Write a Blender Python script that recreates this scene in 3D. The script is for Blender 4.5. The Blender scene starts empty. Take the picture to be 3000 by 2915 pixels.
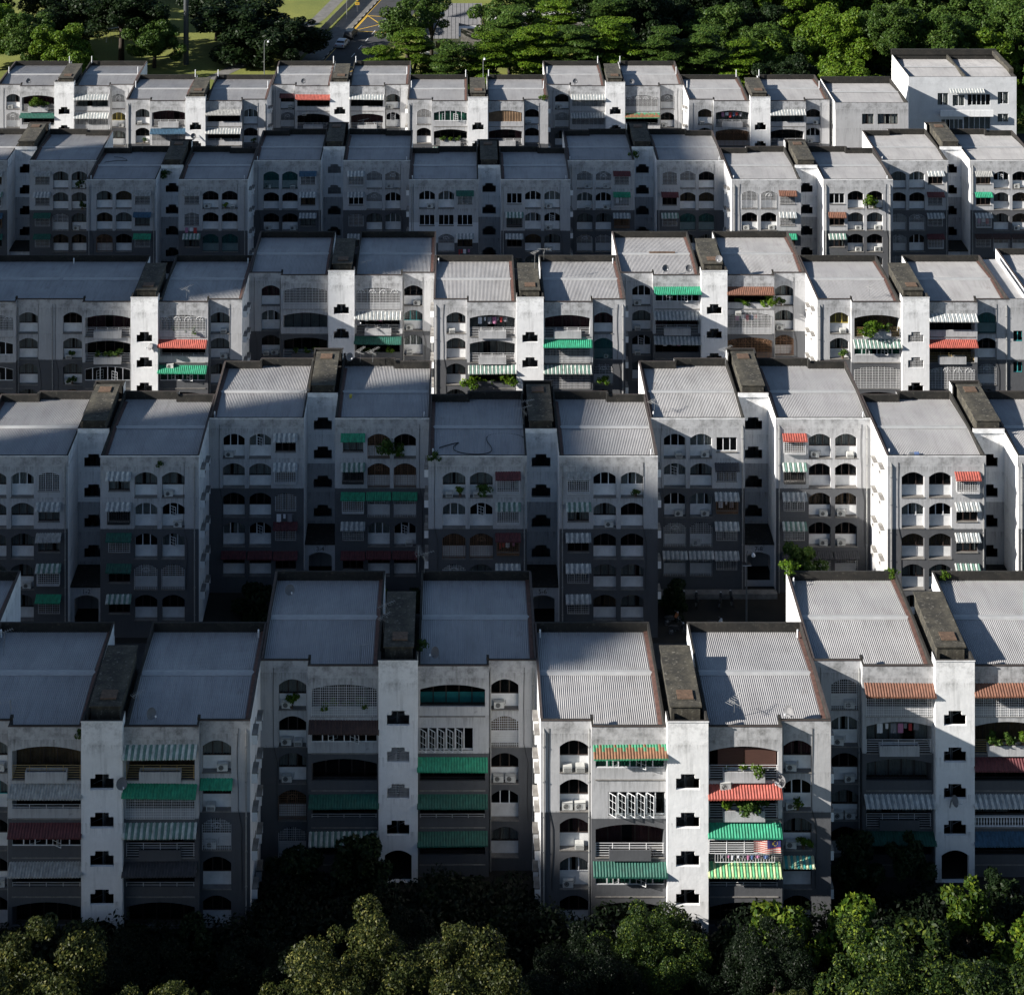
import bpy, math, random
import numpy as np
from mathutils import Vector, Matrix

rng = random.Random(11)
R = math.radians
sc = bpy.context.scene
COL = sc.collection

# ------------------------------------------------------------------ camera
F_PX, CX, HY = 5500.0, 1350.0, -1490.0      # shift-lens view: horizon far above the frame, verticals kept upright
CAM_Z = 108.1
cam_d = bpy.data.cameras.new("camera")
cam = bpy.data.objects.new("camera", cam_d)
COL.objects.link(cam)
cam.location = (0, 0, CAM_Z)
cam.rotation_euler = (R(90), 0, 0)
cam_d.sensor_width = 36
cam_d.lens = 36 * F_PX / 3000
cam_d.shift_x = (1500 - CX) / 3000
cam_d.shift_y = -(1457.5 - HY) / 3000
cam_d.clip_start = 1
cam_d.clip_end = 6000
sc.camera = cam

# ------------------------------------------------------------------ light
LIGHT = Vector((1.0, 0.30, -0.48)).normalized()
sun_dir = -LIGHT
world = bpy.data.worlds.new("World")
sc.world = world
world.use_nodes = True
wn = world.node_tree
for n in list(wn.nodes):
    wn.nodes.remove(n)
w_out = wn.nodes.new("ShaderNodeOutputWorld")
w_bg = wn.nodes.new("ShaderNodeBackground")
w_sky = wn.nodes.new("ShaderNodeTexSky")
w_sky.sky_type = 'NISHITA'
w_sky.sun_disc = False
w_sky.sun_elevation = math.asin(sun_dir.z)
w_sky.sun_rotation = math.atan2(sun_dir.x, sun_dir.y)
w_sky.altitude = 50
w_sky.air_density = 0.95
w_sky.dust_density = 0.45
w_sky.ozone_density = 1.5
wn.links.new(w_sky.outputs[0], w_bg.inputs[0])
wn.links.new(w_bg.outputs[0], w_out.inputs[0])
w_bg.inputs[1].default_value = 0.05
sun_d = bpy.data.lights.new("sun", 'SUN')
sun_d.energy = 5.0
sun_d.angle = R(0.6)
sun_d.color = (1.0, 0.95, 0.885)
sun = bpy.data.objects.new("sun", sun_d)
COL.objects.link(sun)
sun.location = (-200, 60, 200)
sun.rotation_euler = LIGHT.to_track_quat('-Z', 'Y').to_euler()
sc.view_settings.view_transform = 'Standard'
sc.view_settings.look = 'None'
sc.view_settings.gamma = 1.0
sc.view_settings.use_curve_mapping = False
sc.view_settings.exposure = 1.15
sc.render.film_transparent = False
sc.cycles.max_bounces = 6
sc.cycles.diffuse_bounces = 2
sc.cycles.transparent_max_bounces = 12

# ------------------------------------------------------------------ materials
MATS = {}
def _new(name):
    m = bpy.data.materials.new(name)
    m.use_nodes = True
    nt = m.node_tree
    b = nt.nodes["Principled BSDF"]
    MATS[name] = m
    return m, nt, b
def _mix(nt, a, b, fac, mode='MIX'):
    n = nt.nodes.new("ShaderNodeMix"); n.data_type = 'RGBA'; n.blend_type = mode
    for sock, v in ((n.inputs[0], fac), (n.inputs[6], a), (n.inputs[7], b)):
        if hasattr(v, 'links') or isinstance(v, bpy.types.NodeSocket):
            nt.links.new(v, sock)
        else:
            sock.default_value = v if not isinstance(v, tuple) else (*v[:3], 1)
    return n.outputs[2]
def _noise(nt, vec, scale, detail=4, rough=.6, stretch=None):
    n = nt.nodes.new("ShaderNodeTexNoise")
    n.inputs["Scale"].default_value = scale
    n.inputs["Detail"].default_value = detail
    n.inputs["Roughness"].default_value = rough
    if stretch:
        mp = nt.nodes.new("ShaderNodeMapping"); mp.inputs["Scale"].default_value = stretch
        nt.links.new(vec, mp.inputs["Vector"]); vec = mp.outputs[0]
    nt.links.new(vec, n.inputs["Vector"])
    return n.outputs["Fac"]
def _ramp(nt, src, lo, hi, a=0.0, b=1.0):
    n = nt.nodes.new("ShaderNodeMapRange")
    n.inputs[1].default_value = lo; n.inputs[2].default_value = hi
    n.inputs[3].default_value = a; n.inputs[4].default_value = b
    nt.links.new(src, n.inputs[0])
    return n.outputs[0]
def _math(nt, op, a, b):
    n = nt.nodes.new("ShaderNodeMath"); n.operation = op; n.use_clamp = True
    for s, v in ((n.inputs[0], a), (n.inputs[1], b)):
        if isinstance(v, bpy.types.NodeSocket): nt.links.new(v, s)
        else: s.default_value = v
    return n.outputs[0]
def _bump(nt, b, h, strength, dist=.02):
    n = nt.nodes.new("ShaderNodeBump")
    n.inputs["Strength"].default_value = strength
    n.inputs["Distance"].default_value = dist
    nt.links.new(h, n.inputs["Height"]); nt.links.new(n.outputs[0], b.inputs["Normal"])

def mat_plain(name, col, rough=.7, var=.25, scale=2.0, metal=0.0, bump=0.0, stretch=None):
    m, nt, b = _new(name)
    tc = nt.nodes.new("ShaderNodeTexCoord").outputs["Object"]
    oi = nt.nodes.new("ShaderNodeObjectInfo").outputs["Random"]
    n = _noise(nt, tc, scale, 5, .65, stretch)
    dark = tuple(c * (1 - var) for c in col); light = tuple(min(1, c * (1 + var * .6)) for c in col)
    c1 = _mix(nt, dark, light, _ramp(nt, n, .3, .7))
    c2 = _mix(nt, c1, (0.0, 0.0, 0.0), _ramp(nt, oi, 0, 1, 0, var * .35))
    nt.links.new(c2, b.inputs["Base Color"])
    b.inputs["Roughness"].default_value = rough
    b.inputs["Metallic"].default_value = metal
    if bump: _bump(nt, b, n, bump)
    return m
H0 = 16.5
def mat_wall(name, col, dirt=(.07, .07, .065), amount=.85, top=15.9):
    m, nt, b = _new(name)
    tc = nt.nodes.new("ShaderNodeTexCoord").outputs["Object"]
    big = _noise(nt, tc, .35, 4, .6)
    fine = _noise(nt, tc, 5.0, 5, .7)
    streak = _noise(nt, tc, 1.0, 5, .7, (2.2, 2.2, .16))
    blot = _noise(nt, tc, .9, 6, .75)
    sep = nt.nodes.new("ShaderNodeSeparateXYZ"); nt.links.new(tc, sep.inputs[0])
    z = sep.outputs[2]
    c = _mix(nt, tuple(v * .86 for v in col), col, _ramp(nt, big, .35, .65))
    c = _mix(nt, c, tuple(v * .82 for v in col), _ramp(nt, fine, .45, .75, 0, .6))
    s = _math(nt, 'MULTIPLY', _ramp(nt, streak, .52, .78), amount * .55)
    c = _mix(nt, c, dirt, s)
    # rain streaks that start under each sill line
    a1 = nt.nodes.new("ShaderNodeMath"); a1.operation = 'ADD'; nt.links.new(z, a1.inputs[0]); a1.inputs[1].default_value = 3.9 - H0 + 2.89 * 8
    d1 = nt.nodes.new("ShaderNodeMath"); d1.operation = 'DIVIDE'; nt.links.new(a1.outputs[0], d1.inputs[0]); d1.inputs[1].default_value = 2.89
    f1_ = nt.nodes.new("ShaderNodeMath"); f1_.operation = 'FRACT'; nt.links.new(d1.outputs[0], f1_.inputs[0])
    st2 = _noise(nt, tc, 1.0, 5, .75, (5, 5, .35))
    c = _mix(nt, c, dirt, _math(nt, 'MULTIPLY', _math(nt, 'MULTIPLY', _ramp(nt, f1_.outputs[0], .62, 1.0), _ramp(nt, st2, .46, .66)), amount * .7))
    # mould that has grown under the coping and in blotches
    topm = _ramp(nt, z, top - 1.6, top - .1)
    topb = _math(nt, 'MULTIPLY', topm, _ramp(nt, blot, .46, .66))
    c = _mix(nt, c, dirt, _math(nt, 'MULTIPLY', topb, amount * .75))
    c = _mix(nt, c, dirt, _math(nt, 'MULTIPLY', _ramp(nt, blot, .62, .74), amount * .6))
    nt.links.new(c, b.inputs["Base Color"])
    b.inputs["Roughness"].default_value = .85
    _bump(nt, b, _noise(nt, tc, 1.6, 6, .6), .35, .06)
    return m
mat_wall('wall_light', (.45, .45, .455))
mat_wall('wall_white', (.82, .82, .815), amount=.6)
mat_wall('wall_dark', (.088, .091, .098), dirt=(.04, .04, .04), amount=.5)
mat_wall('wall_patch', (.62, .63, .64), amount=.25)
mat_plain('panel_white', (.72, .72, .71), .85, .15, 1.5)
mat_plain('panel_teal', (.05, .42, .42), .7, .2)
def mat_concrete(name, a, bcol, ccol):
    m, nt, b = _new(name)
    tc = nt.nodes.new("ShaderNodeTexCoord").outputs["Object"]
    n1 = _noise(nt, tc, .8, 6, .7); n2 = _noise(nt, tc, 3.5, 6, .75)
    c = _mix(nt, a, bcol, _ramp(nt, n1, .42, .66))
    c = _mix(nt, c, ccol, _ramp(nt, n2, .56, .74))
    nt.links.new(c, b.inputs["Base Color"]); b.inputs["Roughness"].default_value = .95
    _bump(nt, b, n2, .5, .04)
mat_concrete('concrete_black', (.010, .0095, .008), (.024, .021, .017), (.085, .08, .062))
mat_concrete('concrete_slab', (.025, .023, .018), (.075, .067, .048), (.24, .22, .18))
mat_concrete('concrete_ledge', (.14, .13, .12), (.25, .24, .22), (.07, .065, .06))
mat_plain('bay_floor', (.07, .065, .06), .9, .4)  # darkened: shade from the storey above is put into the floor colour
mat_plain('coping', (.06, .045, .04), .9, .4)
mat_plain('rust_flashing', (.10, .05, .038), .8, .5, 3)
mat_plain('rust', (.13, .08, .05), .8, .5, 4)
def mat_roof():
    m, nt, b = _new('roof_sheet')
    tc = nt.nodes.new("ShaderNodeTexCoord").outputs["Object"]
    oi = nt.nodes.new("ShaderNodeObjectInfo").outputs["Random"]
    big = _noise(nt, tc, .25, 5, .6)
    st = _noise(nt, tc, 1.0, 5, .7, (2.5, .25, 1))
    fine = _noise(nt, tc, 6, 5, .7)
    c = _mix(nt, (.27, .265, .26), (.40, .39, .38), _ramp(nt, big, .3, .7))
    c = _mix(nt, c, (.16, .145, .135), _ramp(nt, st, .50, .78, 0, .65))
    c = _mix(nt, c, (.45, .45, .44), _ramp(nt, fine, .6, .75, 0, .3))
    br = _noise(nt, tc, 1.0, 4, .7, (.9, .35, 1)); c = _mix(nt, c, (.12, .085, .065), _ramp(nt, br, .62, .78, 0, .6))
    sx = nt.nodes.new("ShaderNodeSeparateXYZ"); nt.links.new(tc, sx.inputs[0])
    sheet = nt.nodes.new("ShaderNodeTexWhiteNoise"); sheet.noise_dimensions = '1D'
    fl = nt.nodes.new("ShaderNodeMath"); fl.operation = 'FLOOR'; dv = nt.nodes.new("ShaderNodeMath"); dv.operation = 'DIVIDE'; dv.inputs[1].default_value = .93
    nt.links.new(sx.outputs[0], dv.inputs[0]); nt.links.new(dv.outputs[0], fl.inputs[0]); nt.links.new(fl.outputs[0], sheet.inputs['W'])
    c = _mix(nt, c, (.25, .24, .24), _ramp(nt, sheet.outputs[0], .4, 1, 0, .22))
    c = _mix(nt, c, (.20, .20, .21), _ramp(nt, oi, 0, 1, 0, .30))
    nt.links.new(c, b.inputs["Base Color"])
    b.inputs["Roughness"].default_value = .62
    b.inputs["Metallic"].default_value = .0
mat_roof()
mat_plain('ridge_metal', (.36, .36, .355), .6, .15)
mat_plain('room_dark', (.035, .032, .03), .95, .3)  # near-black paint puts the gloom of unlit rooms into the colour
mat_plain('frame_white', (.70, .71, .72), .5, .1)
mat_plain('frame_brown', (.045, .028, .022), .6, .3)
mat_plain('frame_teal', (.06, .35, .36), .5, .1)
mat_plain('frame_yellow', (.55, .42, .08), .5, .1)
mat_plain('bar_white', (.66, .66, .66), .5, .12)
mat_plain('bar_rust', (.22, .12, .065), .7, .3)
mat_plain('bar_yellow', (.42, .30, .12), .6, .2)
mat_plain('bar_dark', (.05, .05, .05), .6, .2)
mat_plain('curtain_pale', (.38, .38, .36), .95, .25, 1.5)
mat_plain('curtain_maroon', (.10, .035, .04), .95, .25)
mat_plain('curtain_brown', (.22, .14, .08), .95, .4, 1.2)
mat_plain('curtain_green', (.02, .15, .09), .95, .25)
mat_plain('curtain_yellow', (.32, .25, .10), .95, .25)
mat_plain('blind_brown', (.075, .032, .022), .9, .2, 1, stretch=(1, 1, 14))
mat_plain('ac_case', (.55, .55, .52), .55, .2, 3)
mat_plain('ac_fan', (.05, .05, .05), .6, .2)
mat_plain('pipe', (.3, .3, .29), .6, .2)
mat_plain('metal_grey', (.25, .26, .27), .45, .2, metal=.5)
mat_plain('mast_paint', (.05, .055, .06), .6, .3, .5)
mat_plain('dish_grey', (.13, .13, .135), .6, .2)
mat_plain('black', (.015, .015, .016), .5, .2)
mat_plain('asphalt', (.035, .036, .038), .9, .35, .6, bump=.3)
mat_plain('soil', (.022, .019, .014), .95, .6, .35, bump=.4)
mat_plain('pavement', (.15, .145, .135), .9, .3, .7)
mat_plain('kerb', (.32, .31, .29), .9, .2)
mat_plain('yellow_paint', (.62, .38, .03), .7, .2, 2)
mat_plain('white_paint', (.7, .7, .68), .7, .2)
mat_plain('bark', (.04, .03, .022), .95, .5, 3, bump=.5)
mat_plain('cloth_white', (.7, .7, .72), .95, .1)
mat_plain('cloth_blue', (.10, .16, .32), .95, .1)
mat_plain('cloth_pink', (.45, .18, .30), .95, .1)
mat_plain('cloth_red', (.42, .05, .05), .95, .1)
mat_plain('cloth_orange', (.5, .17, .06), .95, .1)
mat_plain('cloth_grey', (.2, .2, .22), .95, .1)
mat_plain('flag_red', (.50, .10, .08), .9, .08)
mat_plain('flag_white', (.66, .58, .52), .9, .08)
mat_plain('flag_blue', (.03, .03, .13), .9, .08)
mat_plain('flag_yellow', (.75, .58, .08), .8, .05)
mat_plain('bucket_yellow', (.5, .4, .05), .5, .1)
mat_plain('tile_grey', (.16, .16, .165), .85, .2, 2)
mat_plain('shade_tower_wall', (.45, .42, .38), .85, .2, .3)
def mat_lawn():
    m, nt, b = _new('lawn')
    tc = nt.nodes.new("ShaderNodeTexCoord").outputs["Object"]
    n1 = _noise(nt, tc, .12, 5, .6); n2 = _noise(nt, tc, 2.5, 6, .7); n3 = _noise(nt, tc, .45, 5, .7)
    c = _mix(nt, (.11, .13, .02), (.17, .18, .03), _ramp(nt, n1, .35, .65))
    c = _mix(nt, c, (.06, .08, .015), _ramp(nt, n2, .5, .7, 0, .7))
    c = _mix(nt, c, (.22, .18, .10), _ramp(nt, n3, .68, .76, 0, .8))
    nt.links.new(c, b.inputs["Base Color"]); b.inputs["Roughness"].default_value = .95
    _bump(nt, b, n2, .6, .1)
mat_lawn()
def mat_glass(name, tint, alpha):
    m, nt, b = _new(name)
    tc = nt.nodes.new("ShaderNodeObjectInfo").outputs["Random"]
    b.inputs["Base Color"].default_value = (*tint, 1)
    b.inputs["Roughness"].default_value = .12
    tr = nt.nodes.new("ShaderNodeBsdfTransparent"); tr.inputs[0].default_value = (.82, .86, .86, 1)
    mx = nt.nodes.new("ShaderNodeMixShader")
    nt.links.new(_ramp(nt, tc, 0, 1, alpha * .7, min(1, alpha * 1.3)), mx.inputs[0])
    nt.links.new(tr.outputs[0], mx.inputs[1]); nt.links.new(b.outputs[0], mx.inputs[2])
    nt.links.new(mx.outputs[0], nt.nodes["Material Output"].inputs[0])
mat_glass('glass', (.012, .014, .016), .3)
mat_glass('glass_teal', (.02, .09, .09), .5)
def mat_leaf(name, a, b_, c_):
    m, nt, b = _new(name)
    g = nt.nodes.new("ShaderNodeNewGeometry").outputs["Random Per Island"]
    tc = nt.nodes.new("ShaderNodeTexCoord").outputs["Object"]
    oi = nt.nodes.new("ShaderNodeObjectInfo").outputs["Random"]
    n = _noise(nt, tc, .8, 3, .6)
    c = _mix(nt, a, b_, _ramp(nt, n, .35, .65))
    c = _mix(nt, c, c_, _ramp(nt, g, .78 if name in ('leaf_fore', 'leaf_yellow') else .55, 1.0, 0, .9))  # foreground kinds carry painted sun highlights on a few leaves
    c = _mix(nt, c, tuple(v * .4 for v in a), _ramp(nt, oi, 0, 1, 0, .4))
    nt.links.new(c, b.inputs["Base Color"]); b.inputs["Roughness"].default_value = .5
    b.inputs["Specular IOR Level"].default_value = .15
    t = nt.nodes.new("ShaderNodeBsdfTranslucent"); nt.links.new(c, t.inputs[0])
    mx = nt.nodes.new("ShaderNodeMixShader"); mx.inputs[0].default_value = .18
    nt.links.new(b.outputs[0], mx.inputs[1]); nt.links.new(t.outputs[0], mx.inputs[2])
    nt.links.new(mx.outputs[0], nt.nodes["Material Output"].inputs[0])
mat_leaf('leaf_bright', (.050, .105, .008), (.085, .150, .010), (.14, .19, .02))
mat_leaf('leaf_mid', (.032, .068, .012), (.050, .095, .015), (.085, .125, .022))
mat_leaf('leaf_dark', (.007, .017, .005), (.012, .026, .007), (.022, .038, .010))
mat_leaf('leaf_shade', (.003, .007, .003), (.006, .012, .004), (.012, .022, .007))  # near-black leaf with deep shade put into its colour
mat_leaf('leaf_fore', (.014, .030, .006), (.024, .044, .009), (.15, .19, .025))
mat_leaf('leaf_fore2', (.025, .055, .006), (.045, .085, .008), (.17, .22, .02))
mat_leaf('leaf_yellow', (.020, .029, .006), (.036, .045, .009), (.21, .20, .05))
AWN = {'R': ((.38, .085, .06),), 'M': ((.10, .022, .026),), 'G': ((.02, .27, .145),), 'T': ((.012, .095, .068),),
       'S': ((.52, .54, .50), (.12, .22, .18)), 'W': ((.60, .60, .57), (.27, .30, .31)), 'B': ((.04, .10, .16),),
       'Y': ((.36, .36, .34),), 'O': ((.17, .072, .042),), 'L': ((.50, .60, .30), (.12, .42, .20)), 'K': ((.05, .05, .055),),
       'C': ((.20, .095, .045), (.04, .24, .12)), 'N': ((.055, .028, .022),), 'D': ((.45, .48, .30), (.05, .33, .30))}
for k, cs in AWN.items():
    for i, c in enumerate(cs):
        mat_plain('awning_%s%d' % (k, i), c, .65, .45, 2.5, stretch=(1.5, 1, .6))
AWN_NAME = {'R': 'red', 'M': 'maroon', 'G': 'bright green', 'T': 'dark teal green', 'S': 'green and white striped', 'W': 'grey and white striped',
            'B': 'blue', 'Y': 'weathered grey', 'O': 'rust orange tiled', 'L': 'pale lime green', 'K': 'dark grey', 'C': 'brown and green tiled',
            'N': 'dark brown', 'D': 'stained green and cream'}

# ------------------------------------------------------------------ mesh helpers
class MB:
    def __init__(s): s.v = []; s.f = []; s.m = []; s.names = []; s.smooth = False
    def mi(s, n):
        if n not in s.names: s.names.append(n)
        return s.names.index(n)
    def face(s, pts, m):
        i = len(s.v); s.v.extend(pts); s.f.append(tuple(range(i, i + len(pts)))); s.m.append(s.mi(m))
    def box(s, x0, x1, y0, y1, z0, z1, m, mats=None):
        p = [(x0, y0, z0), (x1, y0, z0), (x1, y1, z0), (x0, y1, z0), (x0, y0, z1), (x1, y0, z1), (x1, y1, z1), (x0, y1, z1)]
        i = len(s.v); s.v.extend(p)
        for k, q in (('-z', (0, 3, 2, 1)), ('z', (4, 5, 6, 7)), ('-y', (0, 1, 5, 4)), ('x', (1, 2, 6, 5)), ('y', (2, 3, 7, 6)), ('-x', (3, 0, 4, 7))):
            s.f.append(tuple(i + a for a in q)); s.m.append(s.mi((mats or {}).get(k, m)))
    def bar(s, a, b, t, m):
        a = Vector(a); b = Vector(b); d = (b - a)
        if d.length < 1e-6: return
        d.normalize(); u = d.orthogonal().normalized(); w = d.cross(u)
        i = len(s.v)
        for e in (a, b):
            for k in range(4):
                an = math.pi / 4 + k * math.pi / 2
                s.v.append(tuple(e + (u * math.cos(an) + w * math.sin(an)) * t))
        mi = s.mi(m)
        for q in ((0, 1, 5, 4), (1, 2, 6, 5), (2, 3, 7, 6), (3, 0, 4, 7), (3, 2, 1, 0), (4, 5, 6, 7)):
            s.f.append(tuple(i + k for k in q)); s.m.append(mi)
    def tube(s, pts, rad, m, n=8):
        mi = s.mi(m); rings = []
        for k, p in enumerate(pts):
            p = Vector(p); q = Vector(pts[min(k + 1, len(pts) - 1)]); o = Vector(pts[max(k - 1, 0)])
            d = (q - o).normalized(); u = d.orthogonal().normalized() if abs(d.z) < .99 else Vector((1, 0, 0)); w = d.cross(u).normalized(); u = w.cross(d)
            r = rad[k] if isinstance(rad, (list, tuple)) else rad
            i = len(s.v)
            for a in range(n):
                an = 2 * math.pi * a / n
                s.v.append(tuple(p + (u * math.cos(an) + w * math.sin(an)) * r))
            rings.append(i)
        for a, b in zip(rings, rings[1:]):
            for k in range(n):
                s.f.append((a + k, a + (k + 1) % n, b + (k + 1) % n, b + k)); s.m.append(mi)
        s.f.append(tuple(rings[-1] + k for k in range(n))); s.m.append(mi)
        s.f.append(tuple(rings[0] + n - 1 - k for k in range(n))); s.m.append(mi)
    def mesh(s, name):
        me = bpy.data.meshes.new(name)
        me.from_pydata(s.v, [], s.f)
        for n in s.names: me.materials.append(MATS[n])
        me.polygons.foreach_set("material_index", s.m)
        if s.smooth: me.polygons.foreach_set("use_smooth", [True] * len(s.f))
        me.update()
        return me
CACHE = {}
def cached(key, fn):
    if key not in CACHE:
        r = fn(); CACHE[key] = r.mesh(key[0]) if isinstance(r, MB) else r
    return CACHE[key]
def put(name, me, parent=None, loc=(0, 0, 0), rz=0.0, label=None, scale=None, rot=None):
    o = bpy.data.objects.new(name, me)
    COL.objects.link(o)
    if parent: o.parent = parent
    o.location = loc
    if rot: o.rotation_euler = rot
    elif rz: o.rotation_euler = (0, 0, rz)
    if scale: o.scale = scale if isinstance(scale, tuple) else (scale,) * 3
    if label: o['label'] = label
    return o
def thing(name, label, cat, loc=(0, 0, 0), rz=0, group=None):
    o = put(name, None, None, loc, rz); o['label'] = label; o['category'] = cat
    if group: o['group'] = group
    return o
def tag(o, label, cat, group=None):
    o['label'] = label; o['category'] = cat
    if group: o['group'] = group
    return o
def structure(name, mb):
    o = put(name, mb.mesh(name)); o['kind'] = 'structure'; return o

# ------------------------------------------------------------------ facade pieces (all face -y, x centred, z from the sill up)
W, D, H = 21.65, 12.1, 16.5
HALF = 9.3
GX0, GX1 = 9.3, 12.35
CR = [H - 1.52 - 2.89 * i for i in range(5)]
def arc(x, w, h, rise): return h - rise * (2 * x / w) ** 2
def solid(mb, x0, x1, z0, z1, y, bands):
    if x1 - x0 < 1e-4: return
    for (a, b, m) in bands:
        lo, hi = max(a, z0), min(b, z1)
        if hi - lo > 1e-4:
            mb.face([(x0, y, lo), (x1, y, lo), (x1, y, hi), (x0, y, hi)], m)
def band_mat(z, bands):
    for a, b, m in bands:
        if a <= z < b: return m
    return bands[0][2]
def wall_row(mb, x0, x1, z0, z1, y, ops, bands):
    x = x0
    for (a, b, lo, hi, rise) in sorted(ops):
        solid(mb, x, a, z0, z1, y, bands)
        solid(mb, a, b, z0, lo, y, bands)
        solid(mb, a, b, hi, z1, y, bands)
        if rise > 0:
            w = b - a; c = (a + b) / 2; n = 10; m = band_mat(hi - .01, bands)
            for k in range(n):
                u0 = a + w * k / n; u1 = a + w * (k + 1) / n
                mb.face([(u0, y, arc(u0 - c, w, hi, rise)), (u1, y, arc(u1 - c, w, hi, rise)), (u1, y, hi), (u0, y, hi)], m)
        x = b
    solid(mb, x, x1, z0, z1, y, bands)
def outline(w, h, rise, n=10):
    p = [(-w / 2, 0), (w / 2, 0)]
    if rise > 0:
        for k in range(n + 1):
            x = w / 2 - w * k / n; p.append((x, arc(x, w, h, rise)))
    else: p += [(w / 2, h), (-w / 2, h)]
    return p
def reveal(mb, path, y0, y1, m, mfloor=None):
    n = len(path)
    for i in range(n):
        (xa, za), (xb, zb) = path[i], path[(i + 1) % n]
        mb.face([(xa, y0, za), (xa, y1, za), (xb, y1, zb), (xb, y0, zb)], (mfloor or m) if i == 0 else m)
def niche(w, h, rise, d, panel, m, mpanel, floor='concrete_ledge'):
    mb = MB(); reveal(mb, outline(w, h, rise), 0, d, m, floor)
    if panel > 0: mb.face([(-w / 2, d, 0), (w / 2, d, 0), (w / 2, d, panel), (-w / 2, d, panel)], mpanel)
    # thin sill lip
    mb.box(-w / 2 - .02, w / 2 + .02, -.05, -.002, -.07, .015, 'concrete_ledge')
    return mb
def win_frame(w, z0, h, rise, n, m, t=.05, grid=None):
    mb = MB(); d = .06
    zt = lambda x: arc(x, w, h, rise) if rise else h
    mb.box(-w / 2, w / 2, 0, d, z0, z0 + t * 1.3, m)
    for k in range(n + 1):
        x = -w / 2 + w * k / n
        xa, xb = max(-w / 2, x - t / 2 * (1.6 if 0 < k < n else 1)), min(w / 2, x + t / 2 * (1.6 if 0 < k < n else 1))
        mb.box(xa, xb, .002, d - .002, z0 + t, zt(x), m)
    ns = 8
    for k in range(ns):
        x0 = -w / 2 + w * k / ns; x1 = x0 + w / ns
        mb.face([(x0, -.001, zt(x0) - t), (x1, -.001, zt(x1) - t), (x1, -.001, zt(x1)), (x0, -.001, zt(x0))], m)
    if grid:
        for k in range(1, grid[0]):
            x = -w / 2 + w * k / grid[0]; mb.box(x - .012, x + .012, .01, .04, z0, zt(x), m)
        for k in range(1, grid[1]):
            z = z0 + (h - z0) * k / grid[1]; mb.box(-w / 2, w / 2, .012, .038, z - .012, z + .012, m)
    return mb
def pane_mesh(w, z0, h, rise, n, k, m):
    mb = MB(); x0 = -w / 2 + w * k / n + .03; x1 = -w / 2 + w * (k + 1) / n - .03
    pts = [(x0, .03, z0 + .04), (x1, .03, z0 + .04)]
    for q in range(5):
        x = x1 + (x0 - x1) * q / 4
        pts.append((x, .03, (arc(x, w, h, rise) if rise else h) - .03))
    mb.face(pts, m)
    return mb
def curtain_mesh(w, z0, h, rise, m, gap):
    mb = MB(); mb.smooth = True; n = int(w / .07)
    for k in range(n):
        x0 = -w / 2 + w * k / n; x1 = x0 + w / n
        if gap and gap[0] < (x0 + w / 2) / w < gap[1]: continue
        t = lambda x: (arc(x, w, h, rise) if rise else h) - .01
        y0 = .22 + .035 * math.sin(x0 * 26); y1 = .22 + .035 * math.sin(x1 * 26)
        mb.face([(x0, y0, z0), (x1, y1, z0), (x1, y1, t(x1)), (x0, y0, t(x0))], m)
    return mb
CURT = {'c': 'curtain_pale', 'm': 'curtain_maroon', 'b': 'curtain_brown', 'g': 'curtain_green', 'y': 'curtain_yellow'}
def window(parent, w, z0, h, rise, n, loc, frame='frame_brown', curt=None, glass='glass', grid=None, rz=0, name='window'):
    f = put(name, cached((name, w, z0, h, rise, n, frame, grid), lambda: win_frame(w, z0, h, rise, n, frame, grid=grid)), parent, loc, rz)
    for k in range(n):
        put('pane', cached(('pane', w, z0, h, rise, n, k, glass), lambda: pane_mesh(w, z0, h, rise, n, k, glass)), f)
    if curt:
        gi = rng.choice([0, 0, 1, 2, 3]); gap = [None, (.4, .55), (.3, .45), (.62, .8)][gi]
        put('curtain', cached(('curtain', w, z0, h, rise, curt, gi), lambda: curtain_mesh(w, z0, h, rise, CURT[curt], gap)), f)
    return f
def grille_mesh(w, h, rise, m, style, t=.0095):
    mb = MB(); zt = lambda x: (arc(x, w, h, rise) if rise else h)
    nx = max(3, round(w / (.17 if style != 'bars' else .5))); nz = max(3, round(h / .19))
    for k in range(nx + 1):
        x = -w / 2 + w * k / nx
        th = t * (1.8 if k % 4 == 0 else 1)
        mb.box(x - th, x + th, -.02 - th, -.02 + th, 0, zt(x), m)
    for k in range(nz + 1):
        z = h * k / nz
        if rise and z > h - rise:
            hw = w / 2 * math.sqrt(max(0, (h - z) / rise))
        else: hw = w / 2
        if hw > .05: mb.box(-hw, hw, -.045, -.045 + 2 * t, z - t, z + t, m)
    if style == 'fan' and rise:
        for c in range(max(1, int(w / 1.1))):
            cx = -w / 2 + (c + .5) * w / max(1, int(w / 1.1)); r = .42; zc = h - rise - .25
            pts = [(cx + r * math.cos(a), -.06, zc + r * math.sin(a)) for a in [math.pi * q / 8 for q in range(9)]]
            for p, q in zip(pts, pts[1:]): mb.bar(p, q, .02, m)
            for q in pts[1:-1:2]: mb.bar((cx, -.06, zc), q, .014, m)
    return mb
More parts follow.
